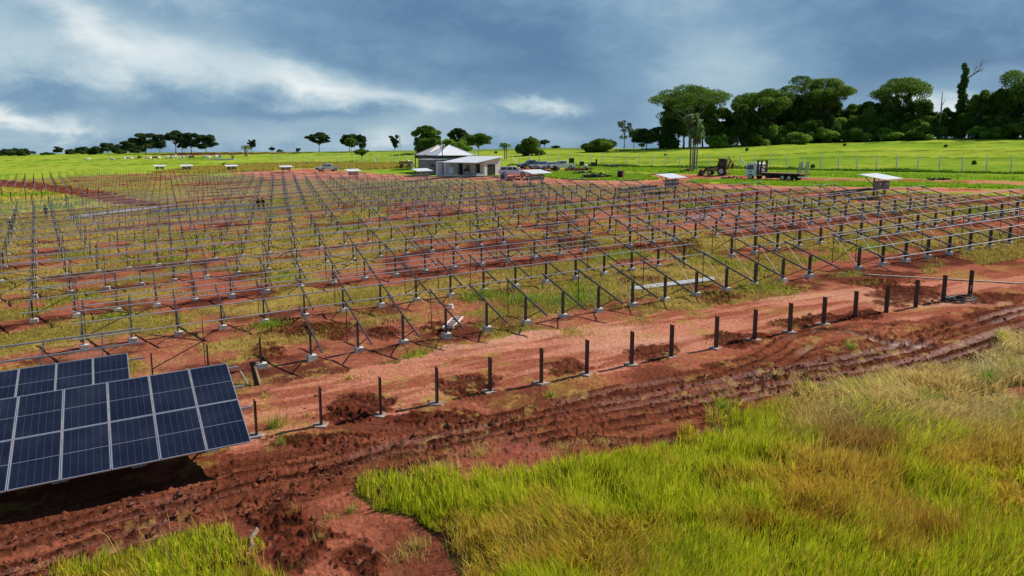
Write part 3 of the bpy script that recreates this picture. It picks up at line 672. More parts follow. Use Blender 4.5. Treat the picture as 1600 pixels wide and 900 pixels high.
def verge():
    xs, ys, hs = [], [], []
    A = [(at(480, 256.5), at(640, 257.5)), (at(800, 258), at(1156, 263.5)), (at(1156, 263.5), at(1600, 271.5)), (at(1600, 271.5), at(1800, 276))]
    for p, q in A:
        Lg = (q - p).length; n = int(Lg * 120); t = rng.random(n)
        xs.append(p.x + (q.x - p.x) * t + rng.normal(0, .5, n)); ys.append(p.y + (q.y - p.y) * t + rng.normal(0, .5, n))
        hs.append(rng.uniform(.25, .8, n) * (fb(xs[-1], ys[-1], 4, 5) * 1.3))
    x, y, h = map(np.concatenate, (xs, ys, hs)); n = len(x); d = np.hypot(x, y)
    c = mix(np.broadcast_to(c8(70, 112, 26), (n, 3)), c8(128, 160, 40), rng.random(n) ** 1.5)
    blades('fence_line_weeds', x, y, h, d / 791 * .9, c, np.clip(rng.normal(.35, .2, n), .05, .9), rng.uniform(0, 6.28, n), 'dark green weeds growing along the foot of the white fence', 'weeds')
    P = [wpoly([(1070, 286), (1080, 282), (1165, 281), (1290, 284), (1450, 286), (1600, 291), (1800, 298), (1800, 303), (1600, 296), (1450, 292), (1250, 291), (1130, 287)]), ISLE,
         wpoly([(900, 261), (1080, 264), (1160, 267), (1290, 270), (1600, 277), (1600, 282), (1290, 276), (1160, 274), (1080, 271), (900, 266)])]
    xs, ys = [], []
    for p in P:
        a_, b_ = scatter(p, 160000); xs.append(a_); ys.append(b_)
    x, y = map(np.concatenate, (xs, ys)); k = fb(x, y, 2.5, 7) > .38; x, y = x[k], y[k]; n = len(x); d = np.hypot(x, y)
    k = rng.random(n) < min(1, 70000 / n); x, y, d = x[k], y[k], d[k]; n = len(x)
    c = mix(np.broadcast_to(c8(184, 208, 60), (n, 3)), c8(132, 172, 44), rng.random(n))
    blades('verge_grass', x, y, rng.uniform(.15, .4, n), d / 791 * .9, c, np.clip(rng.normal(.4, .2, n), .05, .9), rng.uniform(0, 6.28, n), 'fresh green grass on the verges between the dirt roads', 'grass')
    # golden uncut strip left of the buildings
    x, y = scatter(DRYG, 60000); n = len(x); d = np.hypot(x, y)
    c = mix(np.broadcast_to(c8(206, 180, 92), (n, 3)), c8(164, 160, 62), rng.random(n))
    blades('golden_verge_grass', x, y, rng.uniform(.3, .8, n), d / 791 * .9, c, np.clip(rng.normal(.35, .2, n), .05, .9), rng.uniform(0, 6.28, n), 'golden uncut grass strip in front of the fence left of the buildings', 'grass')
    x, y = scatter(YPATCH, 50000); n = len(x); d = np.hypot(x, y)
    c = mix(np.broadcast_to(c8(204, 184, 90), (n, 3)), c8(150, 172, 50), sm(.45, .6, fb(x, y, 7, 1)))
    blades('fallow_patch_grass', x, y, rng.uniform(.25, .6, n), d / 791 * .9, c, np.clip(rng.normal(.35, .2, n), .05, .9), rng.uniform(0, 6.28, n), 'yellow fallow grass patch beyond the racks at the left edge', 'grass')
verge()

# ------------------------------------------------------------------ steel racks
CO = math.cos(.251); SI = math.sin(.251); HP = 1.25; HALF = 2.12
def rz(y): return HP + .06 + y * math.tan(.251)
def frame_x(i): return i * SPC * .9986
def post_mesh(h=HP, mname='post'):
    m = MB(); m.box((0, 0, (h - .3) / 2), (.012, .20, h + .3)); m.box((.022, .097, (h - .3) / 2), (.044, .006, h + .3)); m.box((.022, -.097, (h - .3) / 2), (.044, .006, h + .3)); return m
def footing_mb():
    m = MB(); m.box((.05, -.02, .04), (.42, .38, .32), taper=.9); return m
def rafter_mb():
    m = MB(); m.bar((.03, -HALF * CO, rz(-HALF * CO)), (.03, HALF * CO, rz(HALF * CO)), .045, .08); return m
def strut_mb():
    m = MB(); m.bar((.0, -.06, .28), (.0, -1.45, rz(-1.45) - .05), .035, .035); m.bar((0, .08, .25), (0, 1.85, rz(1.85) - .05), .018, .018); return m
def rod_mb():
    m = MB(); m.bar((.06, 1.95, -.2), (.06, 1.95, rz(1.95)), .03, .03); return m
def brace_mb():
    m = MB(); d = frame_x(1); z = SLX * SPC
    m.bar((.06, 1.95, 1.55), (d + .06, 1.95, z + 1.0), .035, .035); m.bar((d + .06, 1.95, z + 1.0), (.06, 1.95, .15), .035, .035); m.bar((d + .06, 1.95, z - .2), (d + .06, 1.95, z + rz(1.95)), .03, .03); return m
RAILF = (0.02, .31, .61, .985)
def rail_y(f): return (-HALF + 2 * HALF * (1 - f)) * CO
def rail_mb(i0, i1, o0=.35, o1=.45, f=0):
    m = MB(); x0 = frame_x(i0) - o0; x1 = frame_x(i1) + o1; y = rail_y(f); z = rz(y) + .085
    m.tbar((x0, y, z + x0 * SLX), (x1, y, z + x1 * SLX), .050, .035, .251); return m
ME = dict(post=post_mesh().mesh('post', M['rackpost']), foot=footing_mb().mesh('footing', M['concrete']), raf=rafter_mb().mesh('rafter', M['rafter']),
          strut=strut_mb().mesh('strut', M['rod']), rod=rod_mb().mesh('support_rod', M['rod']), brace=brace_mb().mesh('cross_brace', M['rod']))
for f in RAILF: ME['rail%s' % f] = rail_mb(0, 17, f=f).mesh('rail', M['rail'])
ORD = ['first', 'second', 'third', 'fourth', 'fifth', 'sixth', 'seventh', 'eighth', 'ninth', 'tenth', 'eleventh', 'twelfth', 'thirteenth', 'fourteenth', 'fifteenth', 'sixteenth', 'seventeenth', 'eighteenth', 'nineteenth', 'twentieth',
       'twenty-first', 'twenty-second', 'twenty-third', 'twenty-fourth', 'twenty-fifth', 'twenty-sixth', 'twenty-seventh', 'twenty-eighth', 'twenty-ninth', 'thirtieth', 'thirty-first']
def add_frame(root, i, rng_=None, rod=True, base=0):
    x = frame_x(i) - frame_x(base); z = (i - base) * SPC * SLX; l = (x, 0, z)
    p = put('post', ME['post'], root, l); put('footing', ME['foot'], p, (0, 0, 0), (0, 0, random.uniform(-.12, .12)))
    put('rafter', ME['raf'], root, l); put('strut', ME['strut'], root, l)
    if rod: put('support_rod', ME['rod'], root, l)
def rack(k, j, label, group):
    s0 = XS(k) + 37.4 * j; p = rw(s0, YROW(k))
    r = empty('solar_rack', p, YAW, label, 'mounting rack', group)
    for i in range(18): add_frame(r, i, rod=(i % 2 == 0))
    for f in RAILF: put('rail', ME['rail%s' % f], r)
    for i in (0, 8, 16): put('cross_brace', ME['brace'], r, (frame_x(i), 0, i * SPC * SLX))
    return r
def merged(i_full0, i_full1, rails=RAILF, posts=range(18)):
    m = MB()
    def app(src, off, mi):
        m.add([(v[0] + off[0], v[1] + off[1], v[2] + off[2]) for v in src.v], src.f, mi)
    P, F_, RA, ST, RO = post_mesh(), footing_mb(), rafter_mb(), strut_mb(), rod_mb()
    for i in posts:
        o = (frame_x(i), 0, i * SPC * SLX); app(P, o, 0); app(F_, o, 1)
        if i_full0 <= i <= i_full1:
            app(RA, o, 2); app(ST, o, 3)
            if i % 2 == 0: app(RO, o, 3)
    for f in rails: app(rail_mb(i_full0, i_full1, f=f), (0, 0, 0), 4)
    return m.mesh('solar_rack', [M['rackpost'], M['concrete'], M['rafter'], M['rod'], M['rail']])
FULL = merged(0, 17); HALFM = merged(9, 17, RAILF, range(9, 18)); FARP = post_mesh(1.6).mesh('rack_post', M['rackpost']); SPARSE = merged(0, 17, (RAILF[0], RAILF[3]))
def far_rack(k, j, me, label, group):
    o = put('solar_rack', me, None, rw(XS(k) + 37.4 * j, YROW(k)), (0, 0, YAW)); return tag(o, label, 'mounting rack', group)
GR = 'rows of steel racks for solar panels'
for k in range(1, 14):
    for j in (-1, 0, 1):
        if k == 1 and j < 1: continue
        if j == -1 and k > 5: continue
        side = {-1: 'at the left edge of the field', 0: 'left of the gap in its row', 1: 'right of the gap in its row'}[j]
        lab = 'steel rack %s, %s row back' % (side, ORD[k - 1])
        if k <= 5: rack(k, j, lab, GR)
        else: far_rack(k, j, SPARSE if (k % 4 == 2 and j == 0) else FULL, lab, GR)
for k in range(14, 31):
    if k < 20: far_rack(k, 1, HALFM, 'short far steel rack beyond a line of bare posts, %s row back' % ORD[k - 1], GR)
    for i in range(9 if k < 20 else 18):
        o = put('rack_post', FARP, None, rw(XS(k) + 37.4 + i * SPC, YROW(k)), (0, 0, YAW)); put('footing', ME['foot'], o)
        tag(o, 'distant bare rack post, %s from left in the %s row back' % (ORD[i], ORD[k - 1]), 'post', 'bare far posts of the %s row' % ORD[k - 1])
# front row of frames without rails (first row, in front of the gap)
for i in range(3, 18):
    r = empty('tilted_frame', rw(XS(1) + i * SPC, YROW(1)), YAW, 'single tilted beam on a post, %s from left in the front line of frames' % ORD[i - 3], 'support frame', 'single tilted frames along the dirt track')
    add_frame(r, i, rod=(i % 2 == 0), base=i)
r = empty('braced_posts', rw(XS(1), YROW(1)), YAW, 'three bare posts joined by black diagonal braces just beyond the finished solar panels', 'support frame')
for i in range(3):
    l = (frame_x(i), 0, i * SPC * SLX); p = put('post', ME['post'], r, l); put('footing', ME['foot'], p)
put('cross_brace', ME['brace'], r)
# row of lone posts along the mud road
R0 = [(400, 681), (501, 665), (594, 649), (682, 631), (765, 612), (845, 599), (916, 585), (986, 570), (1048, 558), (1118, 544), (1178, 531), (1233, 519), (1286, 507), (1335, 498), (1384, 488), (1430, 480), (1473, 471), (1515, 460)]
R0T = [624, 604, 588, 572.5, 557.5, 543.5, 530.5, 517.5, 507, 494, 483.5, 473.5, 464, 455, 446.5, 437.5, 430, 422.5]
padm = MB()
for q in range(1):
    n = 9; vs = []
    for z, s in ((-.06, 1), (.045, .92)):
        for t in range(n): a = 2 * math.pi * t / n; rr = .26 * s * (1 + .22 * math.sin(t * 2.7 + 1)); vs.append((rr * 1.25 * math.cos(a), rr * math.sin(a), z))
    padm.add(vs, [tuple(range(n))[::-1], tuple(range(n, 2 * n))] + [(t, (t + 1) % n, (t + 1) % n + n, t + n) for t in range(n)])
PAD = padm.mesh('concrete_pad', mat('muddy_concrete', (.44, .36, .30), .9, 0, col2=(.22, .12, .08), vscale=6))
for i, (px, py) in enumerate(R0):
    p = at(px, py); h = (py - R0T[i]) / FPX * (p.y * CP + (CAMZ - p.z) * SP) * 1.02
    m = post_mesh(h)
    o = m.build('steel_post', M['post'], None, p, (0, 0, YAW + random.uniform(-.06, .06)))
    tag(o, ('lone bare steel post beside the mud track, %s from the solar panels' % ORD[i]), 'post', 'lone posts along the mud track')
    if i < 13: put('concrete_pad', PAD, o, (0, 0, 0), (0, 0, random.uniform(0, 3)))

# ------------------------------------------------------------------ solar panels
fm = MB()
for c, d in (((.567, .009, 0), (1.134, .018, .035)), ((.567, 2.269, 0), (1.134, .018, .035)), ((.009, 1.139, 0), (.018, 2.242, .035)), ((1.125, 1.139, 0), (.018, 2.242, .035))): fm.box(c, d)
PF = fm.mesh('panel_frame', M['alu'])
gm = MB(); gm.box((.567, 1.139, .004), (1.098, 2.242, .006)); PG = gm.mesh('solar_panel', M['cells'])
def panel_table(x_right, yc, ncol, nrow, label, rails):
    x_left = x_right - ncol * 1.154
    root = empty('solar_panel_table', rw(x_left, yc), YAW, label, 'solar panels', 'finished rows of solar panels')
    tilt = math.atan(SLX)
    Rm = Matrix.Rotation(-tilt, 4, 'Y') @ Matrix.Rotation(.251, 4, 'X')
    org = Vector((0, 0, 1.40))
    eu = Rm.to_euler()
    for c in range(ncol):
        for r_ in range(nrow):
            loc = Rm @ Vector((c * 1.154, -2.298 + r_ * 2.298, 0)) + org
            g_ = put('solar_panel', PG, root, loc, eu); put('panel_frame', PF, g_)
    xe = ncol * 1.154
    for f in RAILF:
        y = (1 - 2 * f) * HALF; m = MB()
        a = Rm @ Vector((-.3, y, -.055)) + org; b = Rm @ Vector((xe + (.30 if nrow == 2 else .55), y, -.055)) + org
        m.bar(a, b, .05, .06); m.build('rail', M['rail'], root)
    x = xe - .9
    while x > 0:
        z = x * SLX; o = (x, 0, z)
        p = put('post', ME['post'], root, o); put('footing', ME['foot'], p); put('rafter', ME['raf'], root, (x, 0, z + .02))
        m = MB(); m.bar((0, -.05, .3), (0, -1.5, rz(-1.5) - .03), .04, .04); m.build('strut', M['rod'], root, o)
        x -= SPC
    return root
panel_table(2.204, 23.86, 15, 2, 'finished table of blue solar panels two high in the left foreground', True)
panel_table(-.70, YROW(1), 12, 1, 'half finished table with a single line of solar panels behind the foreground one', True)

# ------------------------------------------------------------------ foliage
def leafcloud(name, blobs, n, ls, mat_, parent, top=.35, hollow=.50, flat=.5):
    wts = np.array([b[3] * b[4] + b[4] * b[5] + b[3] * b[5] for b in blobs]); wts = wts / wts.sum()
    idx = rng.choice(len(blobs), n, p=wts); B = np.array(blobs)[idx]
    v = rng.normal(size=(n, 3)); v[:, 2] += top; v /= np.linalg.norm(v, axis=1)[:, None]
    lump = .82 + .34 * vn(v[:, 0] * 3 + idx, v[:, 1] * 3 + v[:, 2] * 2, 1.0, 4)
    r = (hollow + (1.0 - hollow) * rng.random(n) ** .6) * lump
    C = B[:, :3] + v * B[:, 3:6] * r[:, None]
    nrm = rng.normal(size=(n, 3)) + v * .5 + np.array([0, 0, flat]); nrm /= np.linalg.norm(nrm, axis=1)[:, None]
    t = np.cross(nrm, rng.normal(size=(n, 3))); t /= np.linalg.norm(t, axis=1)[:, None]; bt = np.cross(nrm, t)
    s = ls * rng.uniform(.4, 1.5, n)[:, None]
    P = np.stack([C - t * s, C + bt * s * .55, C + t * s, C - bt * s * .55], 1).astype(np.float32)
    me = bpy.data.meshes.new(name); me.vertices.add(n * 4); me.vertices.foreach_set('co', P.ravel())
    me.loops.add(n * 4); me.loops.foreach_set('vertex_index', np.arange(n * 4, dtype=np.int32)); me.polygons.add(n)
    me.polygons.foreach_set('loop_start', (np.arange(n) * 4).astype(np.int32)); me.update(calc_edges=True); me.materials.append(mat_)
    return put(name, me, parent)
def trunkmesh(name, H, fork, blobs, r, mat_, parent, lean=0, wob=.04, limbs=True):
    m = MB(); pts = [(0, 0, -.5)]; rs = [r * 1.25]
    for i in range(1, 5):
        t = i / 4; pts.append((lean * t + random.uniform(-1, 1) * wob * H * .3, random.uniform(-1, 1) * wob * H * .3, fork * t)); rs.append(r * (1 - .35 * t))
    m.tube(pts, rs, 7)
    if limbs:
        for b in blobs:
            a = Vector(pts[-1]) * 1.0; c = Vector(b[:3]); mid = a.lerp(c, .5) + Vector((0, 0, -.06 * (c - a).length))
            a2 = a + Vector((0, 0, -random.uniform(0, .25) * fork)); m.tube([a2, mid, c + Vector((0, 0, b[5] * .2))], [r * .5, r * .3, r * .1], 5)
    return m.build(name, mat_, parent)
def tree(name, px, py, topy, wpx, kind, lm, label, cat='tree', group=None, n=None, seed=None, bark='bark', dens=1.0, lsz=1.0, lean=0):
    if seed is not None: random.seed(seed)
    p = at(px, py); mpp = p.y / FPX / CP; Hh = (py - topy) * mpp; Wd = wpx * mpp
    root = empty(name, p, random.uniform(-.2, .2), label, cat, group); bl = []; U = random.uniform
    ls = max(.20, p.y / 791 * .52) * lsz
    if kind == 'umbrella':
        fork = Hh * .42
        for i in range(13):
            a = i * 2.4 + U(-.3, .3); q = Wd * .5 * math.sqrt((i + .3) / 13) * .82
            bl.append((q * math.cos(a) + lean, q * math.sin(a), Hh * (.90 - .26 * (q / (Wd * .5)) ** 2 + U(-.07, .03)), Wd * U(.13, .20), Wd * U(.13, .20), Hh * U(.07, .12)))
        for i in range(7): bl.append((U(-.30, .30) * Wd, U(-.2, .2) * Wd, Hh * U(.50, .70), Wd * .14, Wd * .14, Hh * .08))
    elif kind == 'round':
        fork = Hh * .3
        for i in range(16):
            a = i * 2.4; zz = U(.32, .86); q = Wd * .5 * math.sqrt(max(.05, 1 - ((zz - .58) / .42) ** 2)) * U(.35, .78)
            bl.append((q * math.cos(a) + lean, q * math.sin(a), Hh * zz, Wd * U(.15, .22), Wd * U(.15, .22), Hh * U(.09, .15)))
    elif kind == 'tall':
        fork = Hh * .5
        for i in range(16):
            a = i * 2.4; zz = U(.25, .90); q = Wd * .5 * (.30 + .6 * zz) * U(.3, .85)
            bl.append((q * math.cos(a), q * math.sin(a), Hh * zz, Wd * U(.11, .2), Wd * U(.11, .2), Hh * U(.07, .12)))
    elif kind == 'bush':
        fork = Hh * .2
        for i in range(12):
            a = i * 2.4; q = Wd * .5 * math.sqrt(i / 12) * .75
            bl.append((q * math.cos(a), q * math.sin(a), Hh * U(.18, .72) * (1 - .45 * (q / (Wd * .5)) ** 2), Wd * U(.15, .22), Wd * U(.15, .22), Hh * U(.18, .30)))
    elif kind == 'column':
        fork = Hh * .9
        for i in range(15):
            zz = (i + .5) / 15; q = Wd * .10
            bl.append((U(-1, 1) * q + lean * zz, U(-1, 1) * q, Hh * zz * .98, Wd * U(.34, .55) * (1.25 - .75 * zz), Wd * U(.34, .5) * (1.2 - .7 * zz), Hh * .055))
    elif kind == 'slim':
        fork = Hh * .6
        for i in range(13): bl.append((U(-.38, .38) * Wd, U(-.3, .3) * Wd, Hh * U(.35, .95), Wd * U(.10, .20), Wd * U(.1, .2), Hh * U(.04, .08)))
    surf = sum(b[3] * b[4] + b[4] * b[5] + b[3] * b[5] for b in bl) * 4.2
    nn = n or int(np.clip(surf / (ls * ls) * 1.5 * dens, 300, 22000))
    trunkmesh('trunk', Hh, fork, bl if kind != 'bush' else [], max(.10, Hh * (.020 if kind != 'bush' else .01)), M[bark], root, limbs=kind in ('umbrella', 'round', 'tall', 'slim'))
    leafcloud('crown', bl, nn, ls, M[lm], root)
    return root
WD = 'trees along the edge of the wood'
tree('spreading_tree', 1078, 231, 137, 126, 'umbrella', 'l_mid', 'very large spreading tree at the left end of the wood, behind the palms', group=WD, seed=3, dens=1.6, bark='palebark')
tree('spreading_tree', 1068, 229, 152, 86, 'round', 'l_mid', 'dense dark tree filling the middle of the big spreading crown behind the palms', group=WD, seed=31, dens=1.3)
tree('broadleaf_tree', 1112, 230, 160, 52, 'tall', 'l_mid', 'leafy tree under the right side of the large spreading crown', group=WD, seed=5)
tree('vine_covered_tree', 1043, 232, 168, 30, 'column', 'l_dark', 'dark vine wrapped trunk at the left foot of the large spreading tree', group=WD, seed=6)
tree('broadleaf_tree', 1010, 233, 195, 52, 'round', 'l_dark', 'low round dark tree left of the large spreading tree', group=WD, seed=7)
tree('broadleaf_tree', 1152, 229, 163, 42, 'tall', 'l_dark', 'dark leafy tree just right of the large spreading tree', group=WD, seed=8)
tree('spreading_tree', 1192, 226, 140, 96, 'umbrella', 'l_mid', 'airy flat topped tree between the large spreading tree and the tallest dark one', group=WD, seed=9, bark='palebark', dens=.9)
tree('broadleaf_tree', 1185, 226, 172, 56, 'round', 'l_dark', 'dark undergrowth tree below the airy flat topped crown', group=WD, seed=10)
tree('broadleaf_tree', 1252, 222, 125, 96, 'tall', 'l_dark', 'tallest dark broad tree in the middle of the wood', group=WD, seed=11, dens=1.5)
tree('spreading_tree', 1284, 221, 126, 84, 'umbrella', 'l_mid', 'tree with long open branches reaching right from the tallest dark one', group=WD, seed=12, dens=.7, lean=1.5)
tree('spreading_tree', 1406, 217, 124, 94, 'umbrella', 'l_mid', 'umbrella shaped tree standing free above the middle thicket', group=WD, seed=14, bark='palebark', dens=.8)
tree('vine_covered_tree', 1398, 217, 152, 16, 'column', 'l_dark', 'left vine clad stem under the umbrella shaped tree', group=WD, seed=15)
tree('vine_covered_tree', 1416, 217, 140, 18, 'column', 'l_dark', 'right thicker vine clad stem under the umbrella shaped tree', group=WD, seed=16)
tree('spreading_tree', 1440, 217, 158, 30, 'umbrella', 'l_mid', 'small flat crowned tree right of the umbrella shaped one', group=WD, seed=161, dens=.7)
tree('broadleaf_tree', 1530, 215, 146, 40, 'umbrella', 'l_mid', 'thin crowned tree just right of the vine covered column', group=WD, seed=17, dens=.9)
tree('broadleaf_tree', 1558, 214, 150, 44, 'round', 'l_mid', 'rounded mid green tree left of the huge dark one at the right edge', group=WD, seed=18)
tree('broadleaf_tree', 1600, 214, 100, 92, 'round', 'l_dark', 'huge dark dense tree cut by the right edge', group=WD, seed=19, dens=1.5)
tree('broadleaf_tree', 1578, 214, 122, 66, 'tall', 'l_dark', 'dark left shoulder of the huge tree at the right edge', group=WD, seed=191, dens=1.5)
tree('broadleaf_tree', 1655, 212, 120, 70, 'round', 'l_dark', 'dark tree behind the right edge of the wood', group=WD, seed=20)
BK = [(1060, 228, 172, 50), (1098, 228, 168, 50), (1130, 227, 172, 46), (1160, 226, 160, 44), (1172, 226, 150, 50), (1210, 224, 152, 50), (1232, 223, 140, 48), (1262, 222, 138, 54), (1292, 220, 160, 50), (1318, 219, 164, 50), (1342, 218, 160, 46), (1366, 217, 156, 44), (1390, 217, 164, 44), (1425, 216, 164, 48), (1455, 216, 166, 44), (1480, 215, 170, 44), (1515, 214, 160, 46), (1545, 214, 166, 46), (1575, 213, 140, 60), (1620, 213, 130, 70)]
for i, (a, b, c, d) in enumerate(BK):
    tree('background_tree', a, b, c, d, ('round', 'tall')[i % 2], ('l_dark', 'l_mid', 'l_dark')[i % 3], 'dark tree inside the wood behind the thickets, %s from its left end' % ORD[i], group='trees inside the wood', seed=300 + i, dens=1.1)
cl = tree('vine_covered_tree', 1498, 214, 104, 19, 'column', 'l_dark', 'tall narrow tree wrapped in vines with bare branches at its top', group=WD, seed=21, dens=1.5)
def bare(root_or_none, px, py, H0, H1, label=None, seed=1, spread=1.0):
    random.seed(seed); m = MB()
    def br(a, d, l, r, k):
        b = a + d * l; m.tube([a, a.lerp(b, .5) + Vector((random.uniform(-.1, .1), 0, random.uniform(-.1, .2))) * l * .3, b], [r, r * .8, r * .5], 5)
        if k:
            for q in range(3): br(a.lerp(b, random.uniform(.5, 1)), (d + Vector((random.uniform(-.7, .7), random.uniform(-.5, .5), random.uniform(-.1, .6))) * spread).normalized(), l * .6, r * .5, k - 1)
    return m, br
m, br = bare(None, 0, 0, 0, 0, seed=4)
hcl = (214 - 104) * at(1498, 214).y / FPX
br(Vector((0.6, 0, hcl * .80)), Vector((.85, 0, .6)).normalized(), hcl * .20, .22, 3)
m.build('bare_branch', M['palebark'], cl)
mounds = [(1134, 229, 196, 44), (1162, 228, 188, 44), (1205, 226, 182, 50), (1232, 225, 190, 46), (1262, 224, 184, 54), (1290, 222, 176, 52), (1318, 221, 182, 54), (1345, 220, 170, 56), (1374, 219, 176, 54), (1400, 218, 170, 54), (1428, 218, 176, 52), (1455, 217, 172, 48), (1478, 216, 182, 44), (1520, 216, 176, 50), (1546, 215, 180, 50), (1575, 215, 172, 54), (1610, 215, 178, 50),
          (1290, 223, 200, 46), (1336, 222, 198, 50), (1245, 226, 205, 46), (1180, 228, 206, 44), (1385, 220, 198, 50), (1436, 219, 196, 50), (1540, 217, 196, 56), (1590, 217, 190, 50), (1120, 231, 208, 40), (1330, 219, 164, 36), (1355, 219, 158, 30)]
mp = ['pale leafed', 'dark', 'mid green', 'vine draped', 'ragged', 'dense', 'low', 'shaded', 'rounded', 'wide']
for i, (a, b, c, d) in enumerate(mounds):
    tree('thicket', a, b, c, d, 'bush', ('l_mid', 'l_dark', 'l_bright', 'l_mid')[i % 4] if i < 17 else ('l_mid', 'l_bright')[i % 2], '%s thicket at the foot of the wood, %s from left' % (mp[i % 10], ORD[sorted(q[0] for q in mounds).index(a)]), 'thicket', 'thickets below the wood', seed=50 + i, dens=1.1)
tree('bright_sapling', 1218, 226, 209, 15, 'umbrella', 'l_bright', 'small bright green tree in the pasture before the wood', seed=80)
tree('bright_sapling', 1201, 227, 217, 9, 'round', 'l_bright', 'tiny bright bush left of the small bright tree', 'bush', seed=81)
tree('bright_sapling', 1003, 234, 224, 11, 'umbrella', 'l_bright', 'bright sapling in front of the low round dark tree', seed=82)
tree('slim_tree', 975, 233, 187, 26, 'slim', 'l_grey', 'slim open grey-green tree left of the wood', seed=83, bark='palebark', dens=.55)
tree('slim_tree', 990, 233, 205, 18, 'slim', 'l_grey', 'shorter wispy tree beside the slim grey-green one', seed=84, bark='palebark', dens=.5)
tree('wide_bush', 936, 237, 211, 58, 'bush', 'l_mid', 'wide round topped bush alone in the pasture right of the cars', 'bush', seed=85, dens=1.4)
tree('wide_bush', 826, 243, 210, 42, 'bush', 'l_mid', 'tall dark bush in the pasture behind the parked cars', 'bush', seed=86, dens=1.4)
tree('small_bush', 844, 243, 232, 18, 'bush', 'l_mid', 'low spur of leaves beside the tall dark bush', 'bush', seed=87)
tree('distant_tree', 851, 231.3, 219, 16, 'umbrella', 'l_far', 'tiny flat topped tree on the skyline right of the tall dark bush', seed=88)
tree('distant_tree', 868, 231.3, 227, 16, 'bush', 'l_far', 'very low scrub on the skyline right of the tall dark bush', 'bush', seed=89)
SK = 'lone trees along the skyline'
tree('distant_tree', 668, 240, 198, 46, 'umbrella', 'l_mid', 'spreading tree left of the pair behind the hipped roofs', group=SK, seed=90, dens=1.2)
tree('distant_tree', 655, 238, 212, 18, 'round', 'l_far', 'small dark round tree left of the house roofs', group=SK, seed=91)
tree('distant_tree', 716, 238, 202, 30, 'umbrella', 'l_far', 'middle tree of three above the hipped roofs', group=SK, seed=92, dens=1.4)
tree('distant_tree', 726, 238, 213, 30, 'round', 'l_far', 'dark low tree between the two flat topped ones behind the house', group=SK, seed=921)
tree('distant_tree', 748, 243, 209, 48, 'umbrella', 'l_mid', 'umbrella tree with pale limbs right of the hipped roofs', group=SK, seed=93, bark='palebark')
tree('garden_tree', 672, 262, 216, 52, 'round', 'l_mid', 'leafy tree just behind the left hipped roof', seed=94, dens=1.2)
tree('garden_tree', 712, 258, 217, 46, 'round', 'l_bright', 'bright green tree rising behind the two hipped roofs', seed=95)
tree('distant_tree', 617, 236, 211, 18, 'tall', 'l_far', 'narrow dark tree beside the thin pylon', group=SK, seed=96, dens=1.4)
tree('distant_tree', 546, 237, 207, 28, 'round', 'l_far', 'left half of the joined pair of dark skyline trees', group=SK, seed=97, dens=1.2)
tree('distant_tree', 564, 237, 211, 22, 'round', 'l_far', 'right half of the joined pair of dark skyline trees', group=SK, seed=98, dens=1.2)
tree('pasture_tree', 549, 240, 216, 18, 'umbrella', 'l_mid', 'paler green tree in front of the joined pair', seed=99)
tree('pasture_tree', 565, 251, 233, 24, 'umbrella', 'l_mid', 'small open tree in the near pasture below the joined pair', seed=100, dens=.8)
tree('distant_tree', 499, 237.5, 209, 38, 'umbrella', 'l_far', 'round headed lone tree left of the joined pair', group=SK, seed=101, dens=1.5)
tree('distant_tree', 466, 237, 230, 8, 'bush', 'l_far', 'tiny dome shaped bush left of the round headed tree', 'bush', group=SK, seed=102)
tree('distant_tree', 425, 237, 229, 9, 'round', 'l_far', 'tiny round tree left of the dome shaped bush', group=SK, seed=103)
tree('distant_tree', 437, 237, 233, 10, 'bush', 'l_far', 'low smudge of scrub between the two tiny trees', 'bush', group=SK, seed=104)
tree('distant_tree', 394, 237.5, 218, 15, 'tall', 'l_far', 'upright dark tree behind the small palm', group=SK, seed=105)
GV = 'trees of the distant grove'
for i, (a, b, c, d, k, nm) in enumerate([(228, 240, 207, 40, 'round', 'broad dark tree at the left of the tall grove'), (250, 240, 210, 26, 'tall', 'narrow tree second from the left in the tall grove'), (275, 239.5, 205, 34, 'umbrella', 'highest tree in the middle of the tall grove'), (285, 239, 212, 24, 'tall', 'dark filling tree at the middle of the tall grove'), (299, 239, 208, 30, 'round', 'round tree right of the middle of the tall grove'), (322, 238.6, 211, 36, 'round', 'rounded last tree at the right end of the tall grove'),
                                       (112, 241, 231, 22, 'bush', 'first low tree of the wood left of the tall grove'), (130, 241, 228, 28, 'bush', 'second low tree of the wood left of the tall grove'), (150, 241, 226, 28, 'bush', 'third low tree of the wood left of the tall grove'), (168, 240.5, 223, 28, 'round', 'fourth, rounder tree of the low wood'), (186, 240.5, 224, 26, 'bush', 'fifth tree of the low wood'), (202, 240.5, 220, 26, 'round', 'last and tallest tree of the low wood'), (215, 241, 226, 28, 'bush', 'dark scrub where the low wood meets the tall grove'),
                                       (91, 241.5, 229, 16, 'round', 'small separate tree left of the low wood'), (74, 242, 237.5, 24, 'bush', 'flat scrub beside the small separate tree'), (52, 242.5, 236, 8, 'round', 'tiny tree near the far left'), (18, 243.5, 229.5, 34, 'bush', 'dark clump at the far left edge'), (36, 243.5, 232, 24, 'bush', 'lower clump right of the far left one'), (-8, 244, 233, 30, 'bush', 'clump cut by the left edge')]):
    tree('distant_tree', a, b, c, d, k, 'l_far', nm, 'tree', GV, seed=110 + i, dens=1.25)
